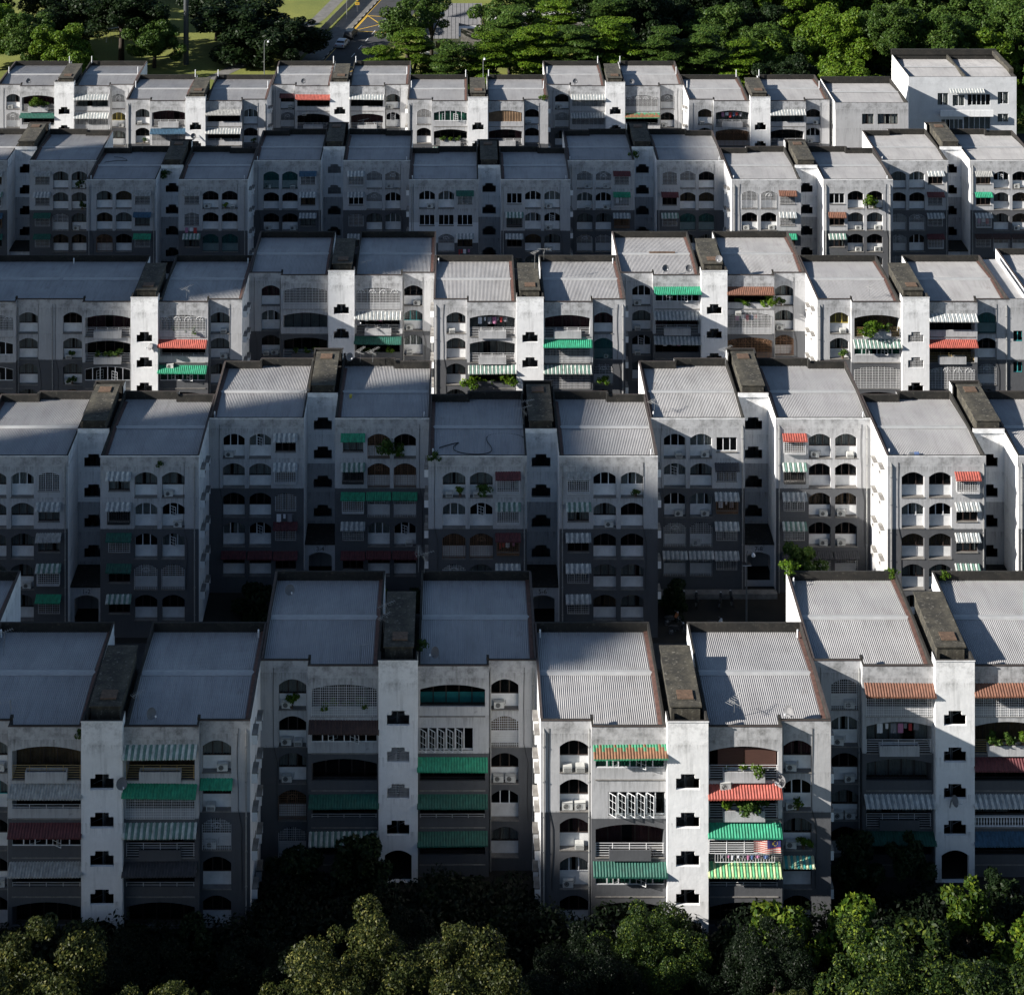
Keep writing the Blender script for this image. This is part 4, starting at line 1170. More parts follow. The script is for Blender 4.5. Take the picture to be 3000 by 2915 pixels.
mb = MB(); mb.box(-.1, 17.3, 11.7, 12.1, H, H + .9, 'concrete_black'); mb.box(16.6, 17.3, 2, 11.7, H, H + .7, 'concrete_slab'); put('roof_upstand', mb.mesh('roof_upstand'), k2)
mb = MB(); mb.box(9.0, 9.25, .3, 11.6, H - .8, H + .05, 'concrete_slab'); put('roof_divider', mb.mesh('roof_divider'), k2)

# ------------------------------------------------------------------ unseen towers added outside the left edge to cast broad shade over the rows
def add_shade_tower(X, Y, wx, wy, hgt, label):
    root = thing('shade_tower', label, 'tower', (X, Y, 0), 0, 'unseen shade towers added west of the flats')
    mb = MB(); mb.box(0, wx, 0, wy, -1, hgt, 'shade_tower_wall'); mb.box(2, wx - 2, 2, wy - 2, hgt, hgt + 2.2, 'shade_tower_wall')
    put('wall', mb.mesh('wall'), root)
    m2 = MB(); m3 = MB(); n = int(hgt / 3.1)
    for k in range(n):
        z = 1 + k * 3.1
        y = 2.5
        while y < wy - 3:
            m2.box(wx + .003, wx + .05, y, y + 1.6, z + .9, z + 2.3, 'glass'); m2.box(-.05, -.003, y, y + 1.6, z + .9, z + 2.3, 'glass'); y += 3.4
        x = 2.2
        while x < wx - 3: m2.box(x, x + 1.6, -.05, -.003, z + .9, z + 2.3, 'glass'); x += 3.6
        m3.box(wx + .003, wx + .5, 1, wy - 1, z + .1, z + .22, 'panel_white')
    w_ = put('windows', m2.mesh('windows'), root); w_['kind'] = 'stuff'
    l_ = put('ledges', m3.mesh('ledges'), root); l_['kind'] = 'stuff'
    return root
add_shade_tower(-234, 78, 14, 46.8, 127.5, 'unseen tall beige tower added off to the left to cast shade, second from the front')
add_shade_tower(-234, 67.5, 14, 9, 114, 'unseen low beige wing added to the left to darken the foreground, shortest of all')
add_shade_tower(-234, 156.5, 14, 19, 120, 'unseen beige tower added to the left to cast shade, third from the front')
add_shade_tower(-234, 176, 14, 36, 136, 'tallest unseen beige tower added to the left to cast shade, farthest back')

# ------------------------------------------------------------------ ground, roads, lawn
mb = MB(); mb.box(-900, 900, -50, 1600, -6, -.02, 'soil'); structure('ground', mb)
for nm_, y0, y1, m in (('parking_yard', 160.5, 176.2, 'asphalt'), ('back_lane', 197.5, 210.5, 'asphalt'), ('back_lane', 232, 251, 'asphalt'), ('back_lane', 272.5, 287.0, 'asphalt')):
    mb = MB(); mb.box(-95, 95, y0, y1, -.3, .012, m); structure(nm_, mb)
mb = MB(); mb.box(-200, 260, 316, 640, -.4, 0.0, 'lawn'); structure('lawn', mb)
P0, P1 = Vector((-26.1 - 8.6, 317)), Vector((-17.6 + 51, 640))
RD = Vector((8.5, 40.3)).normalized(); RN = Vector((RD.y, -RD.x)); RO = Vector((-26.1, 357.0))
def strip(mb, s0, s1, n0, n1, z0, z1, m):
    q = [RO + RD * s + RN * n for s, n in ((s0, n0), (s0, n1), (s1, n1), (s1, n0))]
    for a, b in zip(q, q[1:] + q[:1]):
        mb.face([(a.x, a.y, z0), (b.x, b.y, z0), (b.x, b.y, z1), (a.x, a.y, z1)], m)
    mb.face([(p.x, p.y, z1) for p in q], m)
mb = MB(); strip(mb, -38, 260, 0, 9.6, -.2, .012, 'asphalt'); structure('road', mb)
mb = MB(); strip(mb, -38, 260, -3.9, -.17, -.2, .13, 'pavement'); structure('pavement', mb)
mb = MB()
for k in range(200): strip(mb, -38 + k * 1.5, -38 + k * 1.5 + 1.46, -.165, -.002, -.2, .15 + .004 * (k % 2), 'kerb' if k % 2 else 'concrete_black')
o = structure('kerb', mb); 
mb = MB(); strip(mb, -38, 260, .28, .40, .012, .017, 'yellow_paint'); structure('road_marking', mb)
mb = MB()
def line(mb, a, b, w, m, z=.018):
    a = Vector(a); b = Vector(b); d = (b - a).normalized(); n = Vector((-d.y, d.x)) * w / 2
    P = [RO + RD * p.x + RN * p.y for p in (a - n, b - n, b + n, a + n)]
    f = [(p.x, p.y, z) for p in P]
    v = (Vector(f[1]) - Vector(f[0])).cross(Vector(f[2]) - Vector(f[0]))
    mb.face(f if v.z > 0 else f[::-1], m)
def yellow_box(s0, s1):
    mb = MB()
    n0, n1 = .6, 8.9
    line(mb, (s0, n0), (s1, n0), .3, 'yellow_paint', .018); line(mb, (s0, n1), (s1, n1), .3, 'yellow_paint', .018)
    line(mb, (s0, n0 - .15), (s0, n1 + .15), .3, 'yellow_paint', .023); line(mb, (s1, n0 - .15), (s1, n1 + .15), .3, 'yellow_paint', .023)
    line(mb, (s0 + .2, n0 + .2), (s1 - .2, n1 - .2), .24, 'yellow_paint', .028); line(mb, (s0 + .2, n1 - .2), (s1 - .2, n0 + .2), .24, 'yellow_paint', .033)
    structure('road_marking', mb)
yellow_box(19.5, 30.5); yellow_box(-15, -3.5)
mb = MB()
for k in range(12): line(mb, (2.5 + k * 5.2, 4.8), (5.0 + k * 5.2, 4.8), .13, 'white_paint', .038)
structure('lane_dashes', mb)
mb = MB()
def wall_strip(mb, pts, w, z, m):
    for a, b in zip(pts, pts[1:]):
        a = Vector(a); b = Vector(b); d = (b - a).normalized(); n = Vector((-d.y, d.x)) * w / 2
        q = [a - n, b - n, b + n, a + n]
        mb.face([(p.x, p.y, z) for p in q], m)
wall_strip(mb, [(-46, 345), (-38, 360), (-29, 385), (-22, 420)], 2.6, .016, 'pavement'); structure('path', mb)
# fence along the field
fence = thing('metal_fence', 'pale grey metal panel fence between the playing field and the road footpath', 'fence', (0, 0, 0))
pm = None
for k in range(26):
    a = RO + RD * (k * 2.6 - 6) + RN * (-4.6); 
    def fp():
        mb = MB()
        for q in range(9): mb.box(q * .29, q * .29 + .24, -.02 + .012 * (q % 2), .02 + .012 * (q % 2), .15, 1.9, 'metal_grey')
        mb.box(0, 2.56, .035, .07, .4, .47, 'metal_grey'); mb.box(0, 2.56, .035, .07, 1.5, 1.57, 'metal_grey'); mb.box(-.04, .04, -.04, .04, 0, 2.05, 'metal_grey')
        return mb
    put('fence_panel', cached(('fence_panel',), fp), fence, (a.x, a.y, 0), math.atan2(RD.y, RD.x))

# ------------------------------------------------------------------ cars
def car(loc, rz, label, paint, suv=False, name='parked_car'):
    mat_plain('paint_' + name + str(len(MATS)), paint, .3, .05); pm = list(MATS)[-1]
    t = thing(name, label, 'car', loc, rz)
    hw = .88; hh = 1.62 if suv else 1.42
    prof = [(-2.15, .35), (-2.2, .7), (-2.1, .92), (-1.55, 1.0), (-1.0, hh - .06), (-.3, hh), (.55, hh - .02), (1.15, hh * .7 + .02), (1.75, .88), (2.15, .72), (2.2, .4), (2.1, .3), (-2.1, .3)]
    if suv: prof = [(-2.2, .4), (-2.25, .8), (-2.2, 1.1), (-2.0, hh - .12), (-1.6, hh), (.3, hh), (.7, hh - .05), (1.25, 1.12), (1.95, 1.0), (2.2, .8), (2.25, .42), (2.1, .34), (-2.1, .34)]
    mb = MB(); mb.smooth = False
    def wid(z): return hw - (max(0, z - .9)) * .28
    L_ = [(x, -wid(z), z) for x, z in prof]; R_ = [(x, wid(z), z) for x, z in prof]
    mb.face(L_, pm); mb.face(R_[::-1], pm)
    n = len(prof)
    for i in range(n):
        j = (i + 1) % n; mb.face([L_[j], L_[i], R_[i], R_[j]], pm)
    put('body', mb.mesh('body'), t)
    def glass_quad(nm, pts): 
        m = MB(); m.face(pts, 'black'); put(nm, m.mesh(nm), t)
    zt = hh - .1; zb = 1.0 if not suv else 1.12
    for s in (-1, 1):
        for xa, xb, xc, xd in (((-1.35, -.35, -.35, -.9), (-.28, .95, .5, -.28)) if not suv else ((-1.95, -.75, -.75, -1.75), (-.68, 1.05, .55, -.68))):
            pts = [(xa, s * (wid(zb) + .006), zb), (xb, s * (wid(zb) + .006), zb), (xc, s * (wid(zt) + .006), zt), (xd, s * (wid(zt) + .006), zt)]
            glass_quad('side_window', pts if s < 0 else pts[::-1])
    xs = (1.62, .72) if not suv else (1.2, .76)
    def lerp(p, q, f): return tuple(a + (b - a) * f for a, b in zip(p, q))
    def screen(nm, p0, p1, s):
        d = Vector((p1[0] - p0[0], 0, p1[1] - p0[1])); nrm = Vector((d.z, 0, -d.x)).normalized() * (.012 * s)
        a = lerp(p0, p1, .12); b = lerp(p0, p1, .9)
        pts = [(a[0] + nrm.x, -wid(a[1]) + .08, a[1] + nrm.z), (a[0] + nrm.x, wid(a[1]) - .08, a[1] + nrm.z), (b[0] + nrm.x, wid(b[1]) - .08, b[1] + nrm.z), (b[0] + nrm.x, -wid(b[1]) + .08, b[1] + nrm.z)]
        glass_quad(nm, pts)
    if suv: screen('windscreen', (1.25, 1.12), (.7, hh - .05), 1); screen('rear_window', (-2.2, 1.1), (-2.0, hh - .12), -1)
    else: screen('windscreen', (1.15 + .6, .88), (.55, hh - .02), 1); screen('rear_window', (-1.55, 1.0), (-1.0, hh - .06), -1)
    def wh():
        mb = MB(); n = 16
        for k in range(n):
            a, b = 6.283 * k / n, 6.283 * (k + 1) / n
            P = lambda r, y, t_: (r * math.cos(t_), y, r * math.sin(t_) + .33)
            mb.face([P(.33, -.11, a), P(.33, -.11, b), P(.33, .11, b), P(.33, .11, a)][::-1], 'black')
            for y in (-.11, .11):
                mb.face([P(.2, y, a), P(.2, y, b), P(.33, y, b), P(.33, y, a)], 'black'); mb.face([P(.0, y * 1.02, a), P(.2, y * 1.02, b), P(.2, y * 1.02, a)], 'metal_grey')
        return mb
    for x in (-1.35, 1.35):
        for s in (-1, 1): put('wheel', cached(('wheel',), wh), t, (x, s * .82, 0))
    for s in (-1, 1):
        m = MB(); m.box(2.12, 2.215, s * .62 - .16, s * .62 + .16, .58, .7, 'white_paint'); put('headlight', m.mesh('headlight'), t)
        m = MB(); m.box(-2.225, -2.13, s * .66 - .14, s * .66 + .14, .68, .84, 'cloth_red'); put('tail_light', m.mesh('tail_light'), t)
    return t
def along(s, n): p = RO + RD * s + RN * n; return (p.x, p.y, .013)
ang = math.atan2(RD.y, RD.x)
car(along(9.0, 1.15), ang, 'silver saloon car parked at the kerb behind a dark car', (.42, .44, .47))
car(along(15.2, 1.2), ang, 'dark estate car parked at the kerb in front of the silver one', (.02, .022, .025), True)

# ------------------------------------------------------------------ lamps, mast, signs
def street_lamp(loc, h, label, solar=False, arm=(-1, 0)):
    t = thing('street_lamp', label, 'street lamp', loc)
    mb = MB(); mb.tube([(0, 0, 0), (0, 0, h * .5), (0, 0, h - .5), (arm[0] * .12, arm[1] * .12, h - .1), (arm[0] * .5, arm[1] * .5, h), (arm[0] * .8, arm[1] * .8, h - .2)], [.09, .075, .06, .05, .045, .04], 'metal_grey', 8)
    put('pole', mb.mesh('pole'), t)
    mb = MB(); mb.tube([(arm[0] * .8, arm[1] * .8, h - .12), (arm[0] * .8, arm[1] * .8, h - .25), (arm[0] * .8, arm[1] * .8, h - .42)], [.06, .17, .2], 'frame_white', 10); put('lamp_head', mb.mesh('lamp_head'), t)
    if solar:
        mb = MB(); mb.box(-.4, .4, -.32, .28, h * .8, h * .8 + .05, 'black'); mb.box(-.41, .41, -.33, -.32, h * .8 - .01, h * .8 + .06, 'frame_white'); p = put('solar_panel', mb.mesh('solar_panel'), t)
    return t
street_lamp((27.3, 179.4, .0), 7.0, 'tall curved street lamp with a small solar panel in the dark parking yard', True, (.75, -.5))
street_lamp((-23.3, 384, .13), 5.2, 'thin street lamp on the footpath beside the yellow road sign', False, (.9, 0))
street_lamp((3.8, 318, 0), 12.2, 'thin lamp post rising before the trees behind the last row', False, (.3, 0))
street_lamp((-36, 344, 0), 7.5, 'grey lamp post by the path under the big dark tree', False, (.9, .1))
mast = thing('floodlight_mast', 'thick dark steel mast rising out of the picture beside the big dark tree', 'mast', (-51.8, 354, 0))
mb = MB(); mb.tube([(0, 0, 0), (0, 0, 15), (0, 0, 36)], [.52, .44, .34], 'mast_paint', 16); put('pole', mb.mesh('pole'), mast)
mb = MB(); mb.box(-1.8, 1.8, -.2, .2, 35, 36.4, 'metal_grey')
for k in range(4): mb.box(-1.6 + k * .85, -1.0 + k * .85, -.45, -.22, 35.2, 36.1, 'frame_white')
put('lamp_rack', mb.mesh('lamp_rack'), mast)
sg = thing('road_sign', 'yellow diamond warning sign with a smaller yellow plate by the footpath', 'sign', (-21.4, 388, .13))
mb = MB(); mb.tube([(0, 0, 0), (0, 0, 3.4)], .04, 'metal_grey', 6); put('post', mb.mesh('post'), sg)
mb = MB(); mb.face([(0, -.05, 2.5), (.6, -.05, 3.1), (0, -.05, 3.7), (-.6, -.05, 3.1)], 'yellow_paint'); mb.face([(-.6, -.03, 3.1), (0, -.03, 3.7), (.6, -.03, 3.1), (0, -.03, 2.5)], 'metal_grey')
mb.box(-.04, .04, -.06, -.052, 2.85, 3.3, 'black'); mb.box(-.16, .16, -.061, -.053, 3.12, 3.19, 'black'); put('warning_plate', mb.mesh('warning_plate'), sg)
mb = MB(); mb.box(-.45, .45, -.05, -.02, 1.75, 2.3, 'yellow_paint'); mb.box(-.3, .3, -.056, -.051, 2.08, 2.14, 'black'); mb.box(-.22, .22, -.056, -.051, 1.93, 1.99, 'black'); put('text_plate', mb.mesh('text_plate'), sg)
gp = thing('goal_post', 'thin white goal post standing on the lawn beside the forked tree', 'goal post', (-69.5, 368, 0))
mb = MB(); mb.tube([(0, 0, 0), (0, 0, 2.5), (3, 2.5, 2.5), (3, 2.5, 0)], .06, 'frame_white', 6); put('frame', mb.mesh('frame'), gp)
mb = MB()
for k in range(5): mb.bar((k * .6, k * .5, 2.5), (k * .6 + .6, k * .5 - 1.2, 0), .02, 'cloth_grey')
put('net', mb.mesh('net'), gp)

# house behind the trees
hs = thing('house', 'low house with steep grey ribbed roofs half hidden behind the trees', 'house', (-7.8, 360, 0))
mb = MB(); mb.box(0, 11.5, .4, 17, 0, 3.4, 'panel_white'); put('wall', mb.mesh('wall'), hs)
mb = MB()
for (x0, x1, y0, y1, z0, z1) in ((-.5, 7.4, -.4, 9, 3.2, 6.0), (4.5, 12, 7.5, 16.5, 3.6, 6.6)):
    mb.face([(x0, y0, z0), (x1, y0, z0), (x1, (y0 + y1) / 2, z1), (x0, (y0 + y1) / 2, z1)], 'tile_grey'); mb.face([(x0, (y0 + y1) / 2, z1), (x1, (y0 + y1) / 2, z1), (x1, y1, z0), (x0, y1, z0)], 'tile_grey')
    for x in (x0, x1): mb.face([(x, y0 + .3, z0), (x, (y0 + y1) / 2, z1 - .1), (x, y1 - .3, z0)], 'panel_white')
    k = x0
    while k < x1: mb.bar((k, y0, z0 + .03), (k, (y0 + y1) / 2, z1 + .03), .035, 'tile_grey'); k += .8
put('roof', mb.mesh('roof'), hs)
mb = MB(); mb.box(7.8, 11.8, -1.5, -1.2, 0, 5.4, 'concrete_ledge'); mb.box(11.5, 11.8, -1.2, 9, 0, 5.0, 'concrete_ledge'); put('screen_wall', mb.mesh('screen_wall'), hs)
for k in range(3):
    mb = MB(); mb.box(.8 + k * 2.2, 2.2 + k * 2.2, .34, .397, 1.1, 2.4, 'black'); put('window', mb.mesh('window'), hs)
mb = MB(); mb.box(6, 34, 376, 376.3, 0, 1.6, 'concrete_ledge'); mb.box(6, 34, 382, 390, 0, .5, 'panel_white')
tag(put('garden_wall', mb.mesh('garden_wall')), 'long pale garden wall and terrace edge behind the house', 'wall')

# ------------------------------------------------------------------ trees
CROWN = {}
def crown(kind, var, mat):
    key = ('crown', kind, var, mat)
    if key in CACHE: return CACHE[key]
    if kind == 'round': cl = clump_ball(40 + var, 62, 4.9, .5, 1.6, lo=-.7); me = leaves_mesh('crown', var, 22000, .205, cl, mat)
    elif kind == 'tier': cl = clump_tiers(70 + var, 5.2, 8.5); me = leaves_mesh('crown', var + 9, 24000, .19, cl, mat, flat=.9)
    elif kind == 'airy': cl = clump_ball(90 + var, 17, 3.6, .6, 1.3, 1.1); me = leaves_mesh('crown', var + 19, 5200, .22, cl, mat)
    elif kind == 'fine': cl = clump_ball(120 + var, 130, 5.3, .4, 1.35, .8, lo=-.9); me = leaves_mesh('crown', var + 29, 80000, .095, cl, mat)
    elif kind == 'broad': cl = clump_ball(150 + var, 22, 2.4, .6, 1.1, 1.05, lo=-1.0); me = leaves_mesh('crown', var + 39, 4200, .26, cl, mat)
    CACHE[key] = me
    return me
def trunk_mesh(seed, h, r, spread):
    q = random.Random(seed); mb = MB(); mb.smooth = True
    mb.tube([(0, 0, -.3), (.1, 0, h * .35), (.0, .1, h * .7)], [r * 1.25, r, r * .8], 'bark', 8)
    for k in range(5):
        a = k * 1.26 + q.uniform(-.4, .4); s = spread * q.uniform(.5, .9)
        p0 = Vector((.02, .05, h * q.uniform(.5, .68))); p3 = Vector((s * math.cos(a), s * math.sin(a), h * q.uniform(.95, 1.25)))
        p1 = p0.lerp(p3, .35) + Vector((0, 0, .3)); p2 = p0.lerp(p3, .7) + Vector((q.uniform(-.3, .3), q.uniform(-.3, .3), .3))
        mb.tube([p0, p1, p2, p3], [r * .6, r * .45, r * .28, r * .1], 'bark', 6)
    return mb
def tree(X, Y, top, rad, kind, mat, label, group, Z=0, squash=1.0, var=None):
    t = thing('tree', label, 'tree', (X, Y, Z), 0, group)
    unit = {'round': 6.0, 'tier': 6.2, 'airy': 4.6, 'fine': 5.8, 'broad': 3.2}[kind]
    up = {'round': 5.0, 'tier': 5.7, 'airy': 4.9, 'fine': 4.3, 'broad': 2.9}[kind]
    s = rad / unit; var = rng.randint(0, 2) if var is None else var
    cz = top - up * s * squash
    put('crown', crown(kind, var, mat), t, (0, 0, cz), rng.uniform(0, 6.28), scale=(s, s, s * squash))
    tv = rng.randint(0, 2)
    put('trunk', cached(('trunk', tv), lambda: trunk_mesh(tv, 6.0, .32, 2.6)), t, (0, 0, 0), rng.uniform(0, 6), scale=(s, s, max(.3, (cz + .5) / 6.0)))
    return t
# behind the last row, left: trees round the playing field
G0 = 'trees round the playing field'
tree(-71.5, 339, 13.2, 7.6, 'round', 'leaf_bright', 'bright yellow-green round tree behind the left end of the last row', G0, var=0)
tree(-88, 350, 14, 8.5, 'round', 'leaf_bright', 'bright green tree at the top left corner of the picture', G0, var=1)
tree(-80.5, 345, 14.0, 7.0, 'round', 'leaf_mid', 'olive green tree between the two bright trees at top left', G0, var=2)
tree(-77, 362, 13, 8.5, 'round', 'leaf_dark', 'dark tree behind the bright trees at top left', G0)
tree(-91, 334, 9, 6.5, 'round', 'leaf_mid', 'mid green tree behind the roofs at the far left edge', G0)
tree(-64.5, 356.5, 15.5, 9.4, 'round', 'leaf_dark', 'tall dark tree with forked trunk standing on the lawn', G0, var=1, squash=.72)
tree(-68, 376, 12, 8, 'round', 'leaf_dark', 'dark tree beyond the forked tree', G0)
tree(-57.5, 352, 10.6, 6.4, 'round', 'leaf_mid', 'mid green tree between the forked tree and the steel mast', G0, var=2)
tree(-57, 332, 5.8, 4.4, 'round', 'leaf_mid', 'low bushy tree just behind the roofs left of the mast', G0)
tree(-50.8, 330, 5.4, 4.6, 'round', 'leaf_mid', 'low spreading tree just behind the roofs under the mast', G0)
tree(-45, 327, 4.4, 4.2, 'round', 'leaf_mid', 'low flat shrub-like tree right of the mast foot', G0)
tree(-39.5, 358, 12.8, 13.0, 'round', 'leaf_dark', 'very large dark spreading tree left of the road', G0, squash=.68, var=0)
tree(-48, 370, 12, 9.0, 'round', 'leaf_dark', 'dark tree at the back left of the very large one', G0, squash=.7)
tree(-32.2, 354, 10.0, 7.4, 'round', 'leaf_dark', 'dark tree overhanging the footpath left of the road', G0, squash=.8)
# right of the road
tl = [(-14.5, 333, 9.8, 6.2, 'tier', 'leaf_bright'), (-8.5, 336, 11.8, 6.6, 'tier', 'leaf_bright'), (-1.5, 333, 10.8, 6.8, 'tier', 'leaf_mid'), (5.5, 334, 12.2, 7.0, 'tier', 'leaf_bright'),
      (13, 335, 13.2, 7.2, 'tier', 'leaf_bright'), (20.5, 334, 13.4, 7.2, 'tier', 'leaf_mid'), (28, 336, 14, 7.4, 'tier', 'leaf_bright'), (35.5, 334, 12.8, 7, 'tier', 'leaf_mid'), (43, 335, 12.8, 7, 'tier', 'leaf_mid'), (50, 334, 11, 6.6, 'tier', 'leaf_bright'),
      (9, 345, 13.5, 7, 'tier', 'leaf_mid'), (18, 346, 14.5, 7.2, 'tier', 'leaf_bright'), (27, 347, 15, 7.2, 'tier', 'leaf_mid'),
      (-10, 350, 14.5, 5.6, 'airy', 'leaf_mid'), (-5.5, 354, 14.5, 4.8, 'airy', 'leaf_mid'), (6, 352, 15.2, 5.6, 'airy', 'leaf_mid'), (13, 356, 15, 5.8, 'airy', 'leaf_mid')]
for i, (x, y, top, r, k, m) in enumerate(tl):
    kind_l = {'tier': 'layered tree in the row behind the last roofs', 'airy': 'thin airy tree standing before the grey roofed house'}[k]
    tree(x, y, top, r, k, m, {'leaf_bright': 'bright green ', 'leaf_mid': 'mid green '}[m] + kind_l + ', ' + ['first', 'second', 'third', 'fourth', 'fifth', 'sixth', 'seventh', 'eighth', 'ninth', 'last', 'second line first', 'second line second', 'second line third', 'leftmost', 'second', 'third', 'last'][i], 'trees behind the last row, ' + k + m[4:].replace('_', ' '), squash=1.0)
tree(-8.2, 373, 12.5, 5.4, 'airy', 'leaf_mid', 'thin airy tree overhanging the yellow box on the road', 'trees behind the last row, airy mid')
tree(-12.6, 361, 9.5, 4.8, 'airy', 'leaf_mid', 'low airy tree at the kerb right of the parked cars', 'trees behind the last row, airy mid')
wood = [('leaf_dark', 'dark round crowned tree in the wood at the upper right'), ('leaf_mid', 'mid green round crowned tree in the wood at the upper right'), ('leaf_bright', 'bright green round crowned tree in the wood at the upper right')]
q = random.Random(5)
for row, (y, x0, x1, st) in enumerate(((325, 57, 112, 7.5), (339, 54, 118, 8), (353, 32, 120, 8.5), (367, 24, 126, 9), (382, 20, 130, 9), (399, 16, 136, 10), (418, 14, 140, 11), (438, 0, 140, 12))):
    x = x0
    while x < x1:
        xx = x + q.uniform(-1.5, 1.5); right = xx > 58 and row < 4
        w = (2 if q.random() < .6 else 1) if right else (1 if q.random() < .45 else 0)
        tree(xx, y + q.uniform(-3, 3), q.uniform(12, 17.5) + (2 if row > 2 else 0) - (6 if row == 0 else 0), q.uniform(7.0, 8.8) - (1.5 if row == 0 else 0), 'round', wood[w][0], wood[w][1].replace(' crowned tree in the wood at the upper right', ' tree at ' + ('front' if row < 2 else 'middle' if row < 4 else 'back') + ' of wood ' + ('behind the middle roofs' if xx < 30 else 'behind the roofs with red washing' if xx < 56 else 'behind the plain end block' if xx < 76 else 'right of the white end block')), 'wood ' + wood[w][0][5:] + ' trees')
        x += st
for x, y in ((-62, 400), (-52, 402), (-95, 372), (-84, 380), (-74, 392)):
    tree(x, y, 14, 7.5, 'round', 'leaf_dark', 'dark tree along the far edge of the playing field', 'trees along the far field edge')
cl = []
for k in range(420):
    x = q.uniform(14, 130); y = q.uniform(320, 420); cl.append((x, y, q.uniform(.3, 2.6), 3, 3, 1.6))
o = put('wood_undergrowth', leaves_mesh('wood_undergrowth', 79, 60000, .42, cl, 'leaf_dark')); o['kind'] = 'stuff'
# foreground
fg = [(-28.5, 120.5, 14.0, 7.6, 'leaf_yellow', 'fine leaved olive tree in the bottom left corner'),
      (-20.0, 119.5, 12.4, 5.0, 'leaf_yellow', 'fine leaved olive tree beside the corner tree at bottom left'),
      (-6.8, 121.5, 13.9, 6.6, 'leaf_yellow', 'large fine leaved yellow-green tree at bottom centre, left crown'),
      (.0, 121.2, 13.5, 6.0, 'leaf_yellow', 'large fine leaved yellow-green tree at bottom centre, right crown'),
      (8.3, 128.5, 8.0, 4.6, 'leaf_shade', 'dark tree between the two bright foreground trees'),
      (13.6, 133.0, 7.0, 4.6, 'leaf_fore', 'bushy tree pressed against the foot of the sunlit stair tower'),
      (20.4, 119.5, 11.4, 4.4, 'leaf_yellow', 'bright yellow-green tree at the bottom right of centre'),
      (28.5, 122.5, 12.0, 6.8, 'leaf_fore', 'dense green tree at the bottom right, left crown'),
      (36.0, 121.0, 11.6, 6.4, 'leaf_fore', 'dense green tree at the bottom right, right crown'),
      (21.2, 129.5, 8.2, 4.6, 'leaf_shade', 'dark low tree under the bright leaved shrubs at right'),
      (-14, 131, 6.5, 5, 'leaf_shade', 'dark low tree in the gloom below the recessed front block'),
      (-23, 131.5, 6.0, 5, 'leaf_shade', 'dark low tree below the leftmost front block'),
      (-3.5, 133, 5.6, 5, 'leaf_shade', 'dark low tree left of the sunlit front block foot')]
for x, y, top, r, m, lab in fg: tree(x, y, top, r, 'fine', m, lab, 'trees below the front row', Z=0)
for x, y, top, r, m, lab in ((23.2, 134.0, 7.2, 3.0, 'leaf_fore2', 'large leaved bright shrub tree below the rightmost front block, left one'),
                             (27.8, 133.6, 7.4, 3.0, 'leaf_fore2', 'large leaved bright shrub tree below the rightmost front block, middle one'),
                             (37.4, 137.8, 6.2, 2.4, 'leaf_fore2', 'compact bright mango-like tree under the right entrance arch'),
                             (40.8, 134.0, 6.4, 2.8, 'leaf_fore2', 'yellow-green tree at the right edge in front of the stone wall'),
                             (33.0, 132.6, 7.2, 2.8, 'leaf_fore', 'feathery green tree right of the bright shrubs')):
    tree(x, y, top, r, 'broad', m, lab, 'trees below the front row')
for i, (x, y, top, r) in enumerate(((-23.5, 137, 3.2, 2.6), (-19.6, 136.4, 4.0, 2.2), (-30, 136, 3, 2.5), (-12.5, 143, 5.2, 2.4), (-7.5, 143.5, 5.4, 2.6), (-2, 141, 3.4, 2.6), (3.5, 139, 3, 2.4), (30.5, 144.0, 4.6, 2.4), (34.5, 144.4, 4.8, 2.0), (9, 135, 4.2, 2.5), (19, 136, 3.4, 2.4), (41, 142.5, 3.2, 2))):
    t = thing('bush', ['first', 'second', 'third', 'seventh', 'fourth', 'fifth', 'sixth', 'eleventh', 'twelfth', 'eighth', 'tenth', 'rightmost'][i] + ' dark bush from the left at the foot of the front row', 'bush', (x, y, 0), 0, 'bushes at the foot of the front row')
    put('foliage', crown('broad', i % 3, 'leaf_dark'), t, (0, 0, top - 2.9 * r / 3.2), i * 1.3, scale=r / 3.2)
for i, (x, y, top, r, m) in enumerate(((-19.5, 180, 3.4, 2.6, 'leaf_dark'), (-14.5, 178.5, 2.6, 2.2, 'leaf_dark'), (-9, 180.5, 4, 2.6, 'leaf_mid'), (-5, 179, 3.4, 2.2, 'leaf_dark'), (20.6, 181, 2.8, 1.9, 'leaf_dark'), (32.8, 180.5, 7.0, 2.4, 'leaf_mid'), (35.5, 179.5, 4.6, 2.2, 'leaf_mid'), (37.8, 179, 3.2, 1.8, 'leaf_dark'))):
    t = thing('bush', ['leftmost', 'second', 'third', 'fourth', 'fifth', 'tall sixth', 'seventh', 'last'][i] + ' garden bush in the dark yard behind the front row', 'bush', (x, y, 0), 0, 'bushes in the yard behind the front row')
    put('foliage', crown('broad', i % 3, m), t, (0, 0, top - 2.9 * r / 3.2), i * 1.7, scale=r / 3.2)
